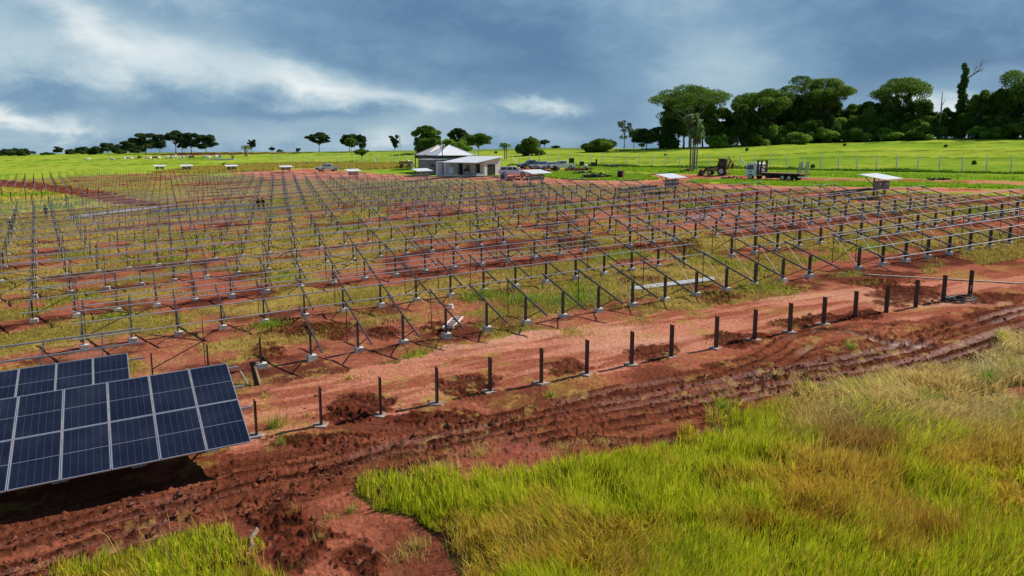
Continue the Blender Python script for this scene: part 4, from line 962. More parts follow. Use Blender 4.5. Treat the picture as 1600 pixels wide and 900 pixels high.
for i, (a, b, c, d) in enumerate([(350, 259, 254, 5), (218, 247, 243, 6), (795, 262, 258, 5), (775, 240, 236, 5), (1270, 262, 256, 6), (1522, 257, 251, 6), (1167, 236, 231, 5), (1320, 228, 224, 5), (1478, 230, 226, 5), (1040, 243, 240, 5)]):
    tree('pasture_shrub', a, b, c, d, 'bush', 'l_mid', 'tiny dark shrub dotted in the green pasture, %s from the left' % ORD[[218, 350, 775, 795, 1040, 1167, 1270, 1320, 1478, 1522].index(a)], 'shrub', 'small shrubs in the pasture', seed=140 + i)
m, br = bare(None, 0, 0, 0, 0, seed=9, spread=1.2)
p = at(1540, 214); hh = 66 * p.y / FPX
br(Vector((0, 0, 0)), Vector((.02, 0, 1)), hh * .55, .3, 4)
tag(m.build('bare_tree', M['palebark'], None, p), 'leafless tree with thin forked branches beside the huge dark tree', 'tree')
p = at(1466, 217); hh = 70 * p.y / FPX; m = MB(); m.tube([(0, 0, 0), (.1, 0, hh * .6), (0, 0, hh)], [.3, .2, .08], 6); m.tube([(.1, 0, hh * .7), (1, 0, hh * .85)], [.1, .05], 5)
tag(m.build('dead_tree', M['palebark'], None, p), 'thin dead trunk rising from the thicket right of the umbrella tree', 'tree')

# palms
def frond_strip(m, base, dirv, length, droop, width, nseg=8, mi=0, wind=(0, 0, 0)):
    pts = []; p = Vector(base); d = Vector(dirv).normalized(); st = length / nseg
    for i in range(nseg + 1):
        pts.append(p.copy()); d = (d + Vector((0, 0, -droop / nseg * 1.8)) + Vector(wind) / nseg).normalized(); p = p + d * st
    m.tube(pts, [.03 * (1 - i / (nseg + 2)) for i in range(nseg + 1)], 4, mi)
    for i in range(1, nseg + 1):
        for q in range(3):
            t = q / 3; c = pts[i - 1].lerp(pts[i], t); ax = (pts[i] - pts[i - 1]).normalized(); sd = ax.cross(Vector((0, 0, 1)))
            if sd.length < .1: sd = Vector((1, 0, 0))
            sd.normalize(); w = width * (1 - .55 * abs(2 * i / nseg - .9))
            for s in (-1, 1):
                tip = c + sd * s * w * .8 + ax * w * .6 + Vector((0, 0, -w * random.uniform(.3, .8)))
                m.add([c, c + ax * .09, tip], [(0, 1, 2)], mi)
def palm(px, py, topy, trunks, label, crown_len=2.2, skirt=True, wind=(-.6, 0, .3), nf=26, seed=1, name='palm_tree', r=.13, spread=.4):
    random.seed(seed); p = at(px, py); mpp = p.y / FPX / CP; H = (py - topy) * mpp
    root = empty(name, p, 0, label, 'palm')
    for q in range(trunks):
        x0 = (q - (trunks - 1) / 2) * spread; y0 = random.uniform(-.3, .3); h = H * (.78 - .07 * q); x1 = x0 + random.uniform(-.25, .1)
        m = MB(); m.tube([(x0 * .9, y0, -.3), (x0, y0, h * .5), (x1, y0, h)], [r * 1.2, r, r * .85], 7); m.build('trunk', M['palebark' if q % 2 else 'bark'], root)
        g_ = MB(); 
        for i in range(nf):
            a = random.uniform(0, 6.28); e = random.uniform(.2, 1.3)
            frond_strip(g_, (x1, y0, h), (math.cos(a) * .7, math.sin(a) * .7, e), crown_len * random.uniform(.75, 1.15), 1.5, .55, wind=wind)
        g_.build('fronds', M['l_palm'], root)
        if skirt:
            d_ = MB()
            for i in range(nf):
                a = random.uniform(0, 6.28)
                frond_strip(d_, (x1, y0, h - .1), (math.cos(a), math.sin(a), .1), crown_len * random.uniform(.8, 1.35), 3.2, .5, wind=(-.1, 0, 0))
            d_.build('dead_fronds', M['l_dry'], root)
palm(1083, 267, 163, 4, 'clump of tall palms with bare trunks and wind blown drooping crowns', 1.75, nf=40, seed=5, spread=.36, wind=(-.9, .3, .2))
palm(385, 244, 225, 2, 'small distant palm in front of the upright dark tree', 3.2, False, (0, 0, 0), 18, 6, spread=1.0, r=.3)
palm(790, 249, 219, 2, 'small palm between the annex and the tall dark bush', 1.8, False, (0, 0, 0), 22, 7, spread=.5, r=.12)

# ------------------------------------------------------------------ fences
fp = MB(); fp.box((0, 0, .9), (.13, .13, 2.2), taper=.9); fp.bar((0, 0, 1.96), (-.22, .28, 2.36), .09, .09); FP = fp.mesh('fence_post', M['whitepost'])
def fence(A, B, spacing, label, braces=(), group='white concrete post fences'):
    A, B = at(*A), at(*B); d = B - A; n = int(round(d.length / spacing)); root = empty('fence', A, 0, label, 'fence', group)
    an = math.atan2(d.y, d.x)
    for i in range(n + 1):
        q = A.lerp(B, i / n); z = float(base_h(q.x, q.y)); c = put('fence_post', FP, root, (q.x - A.x, q.y - A.y, z - A.z), (random.uniform(-.025, .025), random.uniform(-.025, .025), an))
        if i in braces:
            m = MB(); m.bar((0, 0, 1.6), (1.9, 0, .0), .12, .12); m.build('brace', M['whitepost'], c)
    for h in (.4, .8, 1.2, 1.6):
        m = MB(); m.tube([(0, 0, h), tuple(A.lerp(B, .5) - A + Vector((0, 0, h + float(base_h(*A.lerp(B, .5)[:2])) - (A.z + B.z) / 2))), tuple(B - A + Vector((0, 0, h)))], .006, 4); m.build('wire', M['rod'], root)
fence((1156, 262.3), (1620, 271.5), 3.0, 'white concrete post fence from the corner brace to the right edge', (0,))
fence((812, 256.9), (1156, 262.3), 3.2, 'white concrete post fence behind the cars and the palms', (1,))
fence((430, 254.0), (800, 256.7), 3.0, 'white post fence from the far left to behind the buildings', (18, 36))
random.seed(77)

# ------------------------------------------------------------------ inverter shelters
def shelter(px, py, label, s=1.0, zs=1.0):
    p = at(px, py); r = empty('inverter_shelter', p, YAW, label, 'inverter shelter', 'white roofed inverter shelters'); r.scale = (1, 1, zs)
    roof = MB(); w = 2.6 * s; l = 3.1 * s
    vs = [(-w / 2, -l / 2, 2.02 * s), (w / 2, -l / 2, 2.12 * s), (w / 2, l / 2, 2.62 * s), (-w / 2, l / 2, 2.52 * s)]; roof.add(vs + [(a, b, c + .05) for a, b, c in vs], [(0, 3, 2, 1), (4, 5, 6, 7), (0, 1, 5, 4), (1, 2, 6, 5), (2, 3, 7, 6), (3, 0, 4, 7)])
    roof.build('roof', M['whiteroof'], r)
    for x in (-.75 * s, .75 * s):
        m = MB(); m.box((x, .1, 1.1 * s), (.10, .14, 2.25 * s)); m.bar((x, .1, 1.3 * s), (x, 1.2 * s, 2.25 * s), .06, .06); m.build('post', M['post'], r)
    m = MB(); m.bar((-.95 * s, .1, 1.0 * s), (.95 * s, .1, 1.0 * s), .06, .06); m.bar((-.95 * s, .1, 1.8 * s), (.95 * s, .1, 1.8 * s), .06, .06); m.build('crossbar', M['rail'], r)
    for i, x in enumerate((-.5, .5) if s > .9 else (0,)):
        c = MB(); c.box((x * s, -.15, 1.38 * s), (.86 * s, .34, .95 * s)); b = c.build('inverter_cabinet', M['greybox'], r, bevel=.02)
        d = MB(); d.box((x * s + .15, -.325, 1.5 * s), (.30, .012, .22)); d.build('display', M['lightbox'], b)
        g = MB()
        for q in range(4): g.tube([(x * s - .3 + q * .2, -.12, .92 * s), (x * s - .3 + q * .2, -.08, .4), (x * s - .28 + q * .2, -.05, -.1)], .025, 5)
        g.build('cables', M['blackplastic'], b)
for px, py, nm, s, zz in [(a, b, c, d, z) for (a, b, c, d), z in zip([(250, 267, 'leftmost inverter shelter with a white roof at the far end of the field', 1.25), (292, 267, 'second inverter shelter from the left, below the grazing cattle', 1.25), (362, 267.5, 'third inverter shelter from the left, near the golden grass', 1.2),
                      (447, 269, 'inverter shelter left of the silver pickup', 1.15), (552, 278, 'inverter shelter between the silver pickup and the buildings', 1.05), (660, 282, 'inverter shelter right in front of the grey building wall', 1.1),
                      (838, 290, 'wide inverter shelter beside the rubble heap near the cars', 1.25), (1048, 300, 'inverter shelter at the field edge before the palms', 1.0), (1374, 308, 'rightmost inverter shelter with two large grey cabinets', 1.08)], (.52, .52, .52, .52, .62, .72, .70, .84, .84))]:
    shelter(px, py, nm, s, zz)

# ------------------------------------------------------------------ buildings
def local(px, py, azv):     # origin at a pixel, local x axis pointing along world azimuth azv (deg)
    return at(px, py), R(90 - azv)
# main house: two hipped pavilions in line
o, rz_ = local(686, 272, 63.9)
house = empty('house', o, rz_, 'grey house under two pale pyramid roofs with a dark gap below the eaves', 'house')
for q, yy in enumerate((0, 6.6)):
    w = MB(); w.box((3.75, yy + 3.5, 1.35), (6.7, 6.3, 3.6)); wl = w.build('wall', M['greywall'], house)
    if q == 0:
        for xx in (1.9, 4.6):
            g = MB(); g.box((xx, yy + .34, 2.0), (1.2, .03, .9)); g.box((xx, yy + .335, 1.52), (1.34, .10, .06)); g.build('window', [M['glass']], wl)
    bm_ = MB(); bm_.box((3.75, yy + 3.6, 3.42), (7.3, 7.0, .34)); bm_.build('eaves_beam_shade', M['steel'], house)  # roof beam, blackened to hold the shade of the open gap
    rf = MB(); e = 3.95; z0 = 3.62; c = (3.75, yy + 3.7)
    vs = [(c[0] - e, c[1] - e, z0), (c[0] + e, c[1] - e, z0), (c[0] + e, c[1] + e, z0), (c[0] - e, c[1] + e, z0), (c[0], c[1], z0 + 2.05)]
    rf.add(vs, [(0, 1, 4), (1, 2, 4), (2, 3, 4), (3, 0, 4), (3, 2, 1, 0)])
    for a, b in ((0, 4), (1, 4), (2, 4), (3, 4)): rf.bar(Vector(vs[a]) + Vector((0, 0, .03)), Vector(vs[b]) + Vector((0, 0, .03)), .16, .06)
    rf.build('roof', M['creamroof' if q else 'whiteroof'], house)
for x, y in ((-.1, -.1), (7.6, -.1), (-.1, 13.6)):
    m = MB(); m.box((x, y, 1.6), (.16, .16, 4.0)); m.build('post', M['steel'], house)
# flat roofed block in front
o, rz_ = local(668, 274.5, 63.9)
blk = empty('flat_roofed_block', o, rz_, 'low flat roofed grey block with pale parapet before the hipped house', 'outbuilding')
m = MB(); m.box((1.9, 2.2, 1.3), (3.8, 4.4, 3.4)); wl = m.build('wall', M['greywall'], blk)
m = MB(); m.box((1.9, 2.2, 3.06), (4.2, 4.8, .14)); m.build('roof', M['white'], blk)
m = MB(); m.box((1.0, -.015, 2.0), (.6, .04, .5)); m.build('window', M['glass'], wl)
m = MB(); m.box((2.3, -.35, .9), (1.7, .6, 2.4)); m.build('meter_cabinet', M['greybox'], blk)
m = MB(); m.box((2.9, -.67, 1.7), (.7, .03, .35)); m.build('meter_window', M['lightbox'], blk)
# white transformer cabinets
for i, (px, py, w_, h_, lab) in enumerate([(690, 275, 1.5, 2.7, 'tall white electrical cabinet with double doors left of the porch post'), (700, 275, 1.1, 2.5, 'tall white electrical cabinet right of the porch post')]):
    o, rz_ = local(px, py, 70); c = MB(); c.box((0, .5, h_ / 2), (w_, 1.2, h_)); b = c.build('electrical_cabinet', M['white'], None, o, (0, 0, rz_), bevel=.02); tag(b, lab, 'electrical cabinet', 'white electrical cabinets')
    d = MB(); d.box((-w_ / 4 , -.11, h_ / 2), (w_ / 2 - .06, .02, h_ - .3)); d.box((w_ / 4, -.11, h_ / 2), (w_ / 2 - .06, .02, h_ - .3)); d.build('doors', M['lightbox'], b)
    g = MB(); g.box((.05, -.135, h_ * .5), (.04, .03, .3)); g.build('handle', M['steel'], b)
p = at(690, 274); m = MB(); m.tube([(0, 2.2, 0), (0, 2.2, 5.2)], [.11, .08], 8); pole = m.build('utility_pole', M['steel'], None, p); tag(pole, 'dark pole with small crossarm rising above the white cabinets', 'pole')
m = MB(); m.box((0, 2.2, 5.15), (.75, .12, .12)); m.tube([(-.3, 2.2, 5.2), (-.3, 2.2, 5.5)], .06, 6); m.tube([(.3, 2.2, 5.2), (.3, 2.2, 5.5)], .06, 6); m.build('crossarm', M['steel'], pole)
# annex
o, rz_ = local(757, 274.6, 45)
ax = empty('annex', o, rz_, 'white annex with a big sloping white roof over an open porch', 'building')
W0, L0 = 3.5, 7.8   # local x = along right wall, local y = along front wall to the left
m = MB()
def wallpoly(m, pts, y0, y1): m.add([(x, y0, z) for x, z in pts] + [(x, y1, z) for x, z in pts], [tuple(range(len(pts))), tuple(range(2 * len(pts) - 1, len(pts) - 1, -1))] + [(i, i + len(pts), (i + 1) % len(pts) + len(pts), (i + 1) % len(pts)) for i in range(len(pts))])
zr = lambda x: 2.32 + (x + 2.4) * .155
wallpoly(m, [(0, -.2), (.7, -.2), (.7, zr(.7)), (0, zr(0))], 0, .15); wallpoly(m, [(2.75, -.2), (4.0, -.2), (4.0, zr(4.0)), (2.75, zr(2.75))], 0, .15); wallpoly(m, [(.7, 2.05), (2.75, 2.05), (2.75, zr(2.75)), (.7, zr(.7))], 0, .15)
wallpoly(m, [(0, -.2), (4.0, -.2), (4.0, zr(4)), (0, zr(0))], L0 - .15, L0)
m.box((3.92, L0 / 2, 1.5), (.15, L0 - .31, 3.2))
fwz = zr(0)
for y0, y1, z0, z1 in ((.152, 1.2, -.2, fwz), (1.2, 2.2, 2.1, fwz), (2.2, 3.9, -.2, fwz), (3.9, 5.1, -.2, .95), (3.9, 5.1, 1.95, fwz), (5.1, 5.9, -.2, fwz), (5.9, 6.9, 2.1, fwz), (6.9, L0 - .152, -.2, fwz)): m.box((.075, (y0 + y1) / 2, (z0 + z1) / 2), (.15, y1 - y0, z1 - z0))
wl = m.build('wall', M['whitewall'], ax)
m = MB(); m.box((1.72, .10, .92), (2.04, .05, 2.24)); m.build('roller_door', M['dark'], ax)
for y in (1.7, 6.4): m = MB(); m.box((.10, y, 1.0), (.05, .98, 2.18)); m.build('door', M['dark'], ax)
m = MB(); m.box((.09, 4.5, 1.45), (.05, 1.18, .98)); wn = m.build('window', M['glass'], ax)
m = MB(); m.box((.02, 4.5, 1.45), (.05, .05, .98)); m.box((.0, 4.5, .93), (.2, 1.35, .05)); m.build('window_frame', M['white'], wn)
m = MB(); x0, x1, y0, y1 = -2.5, 4.6, -.45, 9.3
vs = [(x0, y0, zr(x0)), (x1, y0, zr(x1)), (x1, y1, zr(x1)), (x0, y1, zr(x0))]; m.add(vs + [(a, b, c + .09) for a, b, c in vs], [(0, 3, 2, 1), (4, 5, 6, 7), (0, 1, 5, 4), (1, 2, 6, 5), (2, 3, 7, 6), (3, 0, 4, 7)]); m.build('roof', M['whiteroof'], ax)
for y in (-.2, 4.4, 9.0): m = MB(); m.box((-2.3, y, 1.05), (.13, .13, 2.5)); m.build('porch_post', M['steel'], ax)
m = MB(); m.box((-1.1, 4.4, -.05), (2.6, 9.6, .22)); m.build('porch_floor', M['concrete'], ax)
p = o + Vector((-3.4, 1.3, 0)); m = MB(); m.box((0, 0, .75), (1.8, .7, .06)); [m.box((a, b, .37), (.07, .07, .72)) for a in (-.8, .8) for b in (-.28, .28)]; m.box((.1, 0, 1.0), (1.2, .5, .4), taper=.7)
tag(m.build('workbench', M['steel'], None, p + Vector((0, 0, .05)), (0, 0, R(-45))), 'dark cluttered workbench in the shade of the porch', 'workbench')
p = o + Vector((-1.1, -.2, 0)); m = MB(); m.box((0, 0, .22), (.9, .5, .44), taper=.8); m.box((.7, .2, .16), (.5, .4, .32), taper=.8); tag(m.build('sacks', M['white'], None, p), 'pale sacks piled against the annex corner', 'sacks')
p = o + Vector((-6.2, 4.2, 0)); m = MB(); m.tube([(0, 0, 0), (0, 0, .3), (0, 0, 1.1), (0, 0, 1.5), (0, 0, 1.6)], [.62, .68, .68, .5, .2], 14); tag(m.build('water_tank', M['white'], None, p, smooth=True), 'round white water tank seen through the porch opening', 'water tank')
for i, (px, tx) in enumerate(((744, 742), (750, 747))):
    p = at(px + 2, 262); m = MB(); m.bar((0, 0, 0), (-.75, 0, 4.0), .16, .16); tag(m.build('leaning_post', M['whitepost'], None, p), ('left' if i == 0 else 'right') + ' one of two white concrete posts leaning behind the annex roof', 'concrete post', 'leaning white posts')
# wooden trailer left of the house
o, rz_ = local(634, 262, 80); t = empty('farm_cart', o, rz_, 'old brown wooden farm cart standing left of the house', 'cart')
m = MB(); m.box((0, 0, .95), (3.2, 1.6, .18)); m.box((0, -.8, 1.25), (3.2, .06, .5)); m.box((0, .8, 1.25), (3.2, .06, .5)); m.bar((-1.6, 0, .95), (-3.4, .0, 1.5), .12, .12); m.build('bed', M['wood'], t)
for x in (-.9, .9): m = MB(); m.tube([(x, -.95, .42), (x, -.8, .42)], .42, 14); m.tube([(x, .8, .42), (x, .95, .42)], .42, 14); m.build('wheels', M['rubber'], t)
m = MB(); m.tube([(.6, 0, 1.0), (.6, .1, 1.5), (.3, 0, 1.9)], [.45, .4, .1], 7); m.box((1.5, -1.4, .45), (1.0, .5, .5)); m.build('load', M['white'], t)

# ------------------------------------------------------------------ vehicles
def wheel(parent, x, y, r=.38, w=.24):
    m = MB(); m.tube([(x, y - w / 2, r), (x, y - w / 2 + .03, r), (x, y + w / 2 - .03, r), (x, y + w / 2, r)], [r * .9, r, r, r * .9], 16); t = m.build('wheel', M['rubber'], parent)
    s = 1 if y > 0 else -1; m = MB(); m.tube([(x, y + s * (w / 2 - .02), r), (x, y + s * (w / 2 + .012), r)], r * .58, 10); m.build('rim', M['rim'], t)
def car(px, py, az, kind, paint, label, s=1.0):
    o, rz_ = local(px, py, az); root = empty('pickup_truck' if kind == 'pickup' else 'parked_car', o, rz_, label, 'pickup' if kind == 'pickup' else 'car', 'vehicles parked by the fence'); root.scale = (s, s, s)
    arch = []
    def low(hb):
        p = [(-2.62, .48), (-2.62, hb)]
        if kind == 'pickup': p += [(-.95, hb + .03), (.95, 1.10)]
        else: p += [(-2.5, 1.05), (.95, 1.08)]
        p += [(2.15, 1.0), (2.5, .86), (2.62, .66), (2.62, .42), (2.15, .36)]
        for t in range(6): a = math.pi * t / 5; p.append((1.62 + .44 * math.cos(a), .38 + .44 * math.sin(a) * .9))
        p += [(-1.1, .34)]
        for t in range(6): a = math.pi * t / 5; p.append((-1.6 + .44 * math.cos(a), .38 + .44 * math.sin(a) * .9))
        return p
    m = MB(); m.prism(low(1.08 if kind == 'pickup' else .98), -.92, .92); 
    if kind == 'pickup': m.prism([(-.98, 1.06), (-.86, 1.66), (-.7, 1.74), (.25, 1.74), (.42, 1.68), (1.12, 1.08)], -.86, .86, inset=lambda z: max(0, z - 1.08) * .22)
    else: m.prism([(-2.5, 1.02), (-2.3, 1.62), (-2.1, 1.72), (.2, 1.74), (.4, 1.68), (1.15, 1.06)], -.86, .86, inset=lambda z: max(0, z - 1.08) * .22)
    b = m.build('body', paint, root, bevel=.03)
    if kind == 'pickup': m = MB(); m.box((-1.78, 0, 1.09), (1.5, 1.55, .05)); m.build('bed_liner', M['blackplastic'], root)
    xr = -.8 if kind == 'pickup' else -2.3
    m = MB(); f = lambda z: max(0, z - 1.08) * .22
    segs = [(xr + .12, -.28), (-.18, .62)] if kind == 'pickup' else [(xr + .12, -1.15), (-1.05, -.25), (-.15, .62)]
    for a, c in segs:
        top_a = a + .05; top_c = min(c, .30) if c > .3 else c
        for sgn in (-1, 1):
            y0 = sgn * (.87 - f(1.14)); y1 = sgn * (.87 - f(1.60)); m.add([(a, y0, 1.14), (c + (.22 if c > .3 else 0), y0, 1.14), (top_c, y1, 1.60), (top_a, y1, 1.60), (a, y0 * .985, 1.14), (c + (.22 if c > .3 else 0), y0 * .985, 1.14), (top_c, y1 * .985, 1.60), (top_a, y1 * .985, 1.60)],
                  [(0, 1, 2, 3), (7, 6, 5, 4), (0, 4, 5, 1), (1, 5, 6, 2), (2, 6, 7, 3), (3, 7, 4, 0)])
    m.build('side_windows', M['glass'], b)
    m = MB(); m.add([(1.07, -.76, 1.14), (1.07, .76, 1.14), (.47, .68, 1.64), (.47, -.68, 1.64), (1.10, -.76, 1.15), (1.10, .76, 1.15), (.50, .68, 1.665), (.50, -.68, 1.665)], [(3, 2, 1, 0), (4, 5, 6, 7), (0, 1, 5, 4), (1, 2, 6, 5), (2, 3, 7, 6), (3, 0, 4, 7)]); m.build('windscreen', M['glass'], b)
    m = MB(); x = xr - .04; m.box((x + .03 if kind != 'pickup' else x - .02, 0, 1.38), (.05, 1.4, .40), (0, .2, 0)); m.build('rear_window', M['glass'], b)
    for x in (-1.6, 1.62):
        for y in (-.80, .80): wheel(root, x, y)
    for y in (-.68, .68):
        m = MB(); m.box((2.5, y, .80), (.22, .36, .16)); m.build('headlight', M['lamp'], root)
        m = MB(); m.box((-2.62, y * 1.15, .88), (.05, .14, .34)); m.build('tail_light', M['redlamp'], root)
    m = MB(); m.box((2.62, 0, .50), (.14, 1.7, .24)); m.box((2.635, 0, .72), (.05, .9, .18)); m.build('bumper', M['steel'], root)
    for y in (-.98, .98): m = MB(); m.box((.72, y, 1.14), (.10, .16, .14)); m.build('mirror', M['blackplastic'], root)
car(512, 267.5, -128, 'pickup', M['carsilver'], 'silver pickup parked alone at the left before the golden grass', 1.0)
car(803, 275.5, 96, 'suv', M['carwhite'], 'white estate car facing right beside the annex')
car(829, 263.5, -112, 'pickup', M['cargrey'], 'dark grey-blue pickup at the left of the parked line')
car(844, 264.5, -118, 'suv', M['carsilver'], 'silver car half hidden behind the white hatchback', .92)
car(859, 265.5, -108, 'suv', M['carwhite'], 'white hatchback in the middle of the parked line', .9)
car(877, 265, -106, 'pickup', M['carwhite'], 'white pickup at the right end of the parked line', 1.0)

def tyre(px, py, r, label, lie=False):
    p = at(px, py); m = MB(); m.tube([(0, -.14, r), (0, -.10, r), (0, .10, r), (0, .14, r)], [r * .85, r, r, r * .85], 16)
    o = m.build('tyre', M['rubber'], None, p, (0, 0, random.uniform(-.5, .5))); return tag(o, label, 'tyre')
# flatbed truck
A = at(1172, 280.0); B = at(1256, 283.5)
dv = (A - B); azt = math.degrees(math.atan2(dv.x, dv.y)); ctr = (A + B) / 2; TL = dv.length + .9
tr = empty('flatbed_truck', ctr, R(90 - azt), 'white cab flatbed truck with an empty timber deck and raised loading ramps', 'truck')
tr.scale = (.97, .9, .87); h = TL / 2 - .25; TL = 2 * h
m = MB(); m.prism([(h - 1.95, .62), (h - 1.95, 2.55), (h - 1.7, 2.68), (h - .55, 2.68), (h - .25, 2.5), (h - .02, 1.65), (h, .62)], -1.12, 1.12, inset=lambda z: max(0, z - 1.6) * .08); cab = m.build('cab', M['white'], tr, bevel=.05)
m = MB()
for s_ in (-1, 1): m.add([(h - 1.45, s_ * 1.10, 1.6), (h - .25, s_ * 1.10, 1.6), (h - .42, s_ * 1.06, 2.3), (h - 1.4, s_ * 1.06, 2.3), (h - 1.45, s_ * 1.13, 1.6), (h - .25, s_ * 1.13, 1.6), (h - .42, s_ * 1.09, 2.3), (h - 1.4, s_ * 1.09, 2.3)], [(0, 1, 2, 3), (7, 6, 5, 4), (0, 4, 5, 1), (1, 5, 6, 2), (2, 6, 7, 3), (3, 7, 4, 0)])
m.build('side_window', M['glass'], cab)
m = MB(); m.add([(h - .0, -1.0, 1.62), (h - .0, 1.0, 1.62), (h - .24, .95, 2.42), (h - .24, -.95, 2.42), (h + .03, -1.0, 1.62), (h + .03, 1.0, 1.62), (h - .2, .95, 2.44), (h - .2, -.95, 2.44)], [(3, 2, 1, 0), (4, 5, 6, 7), (0, 1, 5, 4), (1, 2, 6, 5), (2, 3, 7, 6), (3, 0, 4, 7)]); m.build('windscreen', M['glass'], cab)
m = MB(); m.box((h - .9, -1.135, 1.28), (.5, .02, .14)); m.box((h - .9, 1.135, 1.28), (.5, .02, .14)); m.build('door_marking', M['steel'], cab)
m = MB(); m.box((h + .03, 0, .72), (.18, 2.2, .34)); m.build('bumper', M['white'], tr)
for y in (-.85, .85): m = MB(); m.box((h + .07, y, 1.08), (.08, .34, .22)); m.build('headlight', M['lamp'], tr)
for y in (-1.3, 1.3): m = MB(); m.box((h - .1, y, 1.95), (.12, .2, .42)); m.bar((h - .3, y * .85, 2.2), (h - .1, y, 2.15), .04, .04); m.build('mirror', M['blackplastic'], tr)
m = MB(); m.box((-1.1, 0, .78), (TL - 2.6, .9, .28)); m.box((.6, -.85, .55), (1.2, .4, .5)); m.box((.6, .85, .55), (1.0, .4, .5)); m.build('chassis', M['steel'], tr)
m = MB(); m.box((-1.05, 0, 1.10), (TL - 2.2, 2.5, .14)); m.build('deck', M['deck'], tr)
m = MB(); m.box((-1.05, -1.27, 1.06), (TL - 2.2, .06, .24)); m.box((-1.05, 1.27, 1.06), (TL - 2.2, .06, .24)); m.build('side_rail', M['steel'], tr)
hb = MB()
for y in (-1.15, -.85, .85, 1.15): hb.box((h - 2.12, y, 2.0), (.12, .12, 2.2))
for z in (1.3, 2.2, 3.05): hb.box((h - 2.12, 0, z), (.10, 2.4, .10))
hb.build('headboard', M['steel'], tr)
m = MB(); m.bar((h - 2.5, .9, 1.1), (h - 2.7, .9, 3.0), .2, .2); m.bar((h - 2.7, .9, 2.0), (h - 3.2, .3, 1.5), .14, .14); m.build('winch_arm', M['steel'], tr)
for y in (-.75, .75):
    m = MB()
    for q in (-.32, .32): m.bar((-h + .35, y + q, 1.12), (-h + .10, y + q, 2.95), .07, .12)
    for q in range(12): z = 1.2 + q * .15; m.box((-h + .34 - (z - 1.12) * .137, y, z), (.06, .64, .10))
    m.build('loading_ramp', M['greysteel'], tr)
m = MB(); m.box((-h + .25, 0, .62), (.12, 2.3, .2)); m.build('rear_bumper', M['white'], tr)
for x in (h - .95, -h + 1.7, -h + 2.8):
    for y in (-.98, .98): wheel(tr, x, y, .48, .34 if x < 0 else .28)
# backhoe loader
o, rz_ = local(1122, 274.0, -62); bk = empty('backhoe_loader', o, rz_, 'muddy yellow and black backhoe loader with its front bucket on the ground', 'backhoe'); bk.scale = (.86, .86, .9)
m = MB(); m.prism([(-1.1, .7), (-1.1, 1.25), (-.1, 1.45), (1.7, 1.40), (1.95, 1.2), (1.95, .7)], -.45, .45); m.box((-.9, 0, .8), (1.5, 1.1, .5)); m.build('body', M['yellow'], bk, bevel=.04)
m = MB(); m.prism([(-1.45, 1.2), (-1.45, 2.65), (-.2, 2.72), (.15, 1.4)], -.68, .68); cb = m.build('cab', M['steel'], bk, bevel=.03)
m = MB()
for s_ in (-1, 1): m.box((-.75, s_ * .69, 2.05), (.95, .02, .85))
m.build('cab_window', M['glass'], cb); m = MB(); m.box((-.75, 0, 2.76), (1.6, 1.5, .10)); m.build('cab_roof', M['steel'], cb)
for y in (-.85, .85): wheel(bk, -.75, y, .72, .42); wheel(bk, 1.35, y * .92, .48, .30)
m = MB()
for y in (-.6, .6): m.bar((.1, y, 1.5), (1.9, y, 1.25), .14, .22); m.bar((1.9, y, 1.25), (2.7, y, .45), .14, .20)
m.build('loader_arms', M['steel'], bk)
m = MB(); m.prism([(2.6, .05), (3.45, .0), (3.5, .08), (2.85, .18), (2.75, .85), (3.0, 1.0), (2.9, 1.06), (2.6, .85)], -1.1, 1.1); m.prism([(2.6, .05), (3.45, .0), (2.95, 1.0), (2.6, .85)], -1.12, -1.06); m.prism([(2.6, .05), (3.45, .0), (2.95, 1.0), (2.6, .85)], 1.06, 1.12); m.build('front_bucket', M['rust'], bk)
m = MB(); m.bar((-1.5, 0, .9), (-2.1, .2, 2.4), .22, .3); m.bar((-2.1, .2, 2.4), (-1.75, .3, 3.1), .2, .26); m.bar((-1.75, .3, 3.1), (-2.6, .3, 2.1), .18, .22); m.build('digger_arm', M['yellow'], bk)
m = MB(); m.prism([(-2.85, 1.3), (-2.3, 1.25), (-2.3, 1.9), (-2.75, 2.1)], .05, .6); m.build('rear_bucket', M['rust'], bk)
for y in (-.8, .8): m = MB(); m.bar((-1.55, y, 1.0), (-1.75, y * 1.2, .1), .14, .14); m.box((-1.75, y * 1.2, .05), (.4, .3, .08)); m.build('stabiliser', M['yellow'], bk)

# ------------------------------------------------------------------ loose materials
def heap(px, py, L_, W_, H_, mtl, label, name, cat, n=40, seed=1, az=90, el=.5, group=None):
    random.seed(seed); o, rz_ = local(px, py, az); m = MB()
    for i in range(n):
        x = random.uniform(-1, 1) * L_ / 2; y = random.uniform(-1, 1) * W_ / 2; k = max(.15, 1 - (x / (L_ / 2)) ** 2 * .6 - (y / (W_ / 2)) ** 2 * .5); z = random.uniform(0, H_ * k)
        m.box((x, y, z), (random.uniform(.3, 1) * el * 2, random.uniform(.2, .6) * el, random.uniform(.1, .4) * el), (random.uniform(-.5, .5), random.uniform(-.5, .5), random.uniform(-1.5, 1.5)))
    return tag(m.build(name, mtl, None, o, (0, 0, rz_)), label, cat, group)
heap(933, 279, 4.4, 2.2, .9, M['blackplastic'], 'long pile of black plastic pipe bundles right of the parked cars', 'pipe_pile', 'pile of pipes', 70, 1, 90, .6)
heap(912, 272.5, 3.4, 1.6, .7, M['blackplastic'], 'smaller black heap behind the long pipe pile', 'scrap_heap', 'heap', 36, 2)
heap(950, 261.5, 2.0, 1.2, .6, M['blackplastic'], 'left dark heap in the grass by the fence', 'scrap_heap', 'heap', 20, 3)
heap(966, 262.0, 2.6, 1.2, .8, M['blackplastic'], 'right dark heap in the grass by the fence', 'scrap_heap', 'heap', 26, 4)
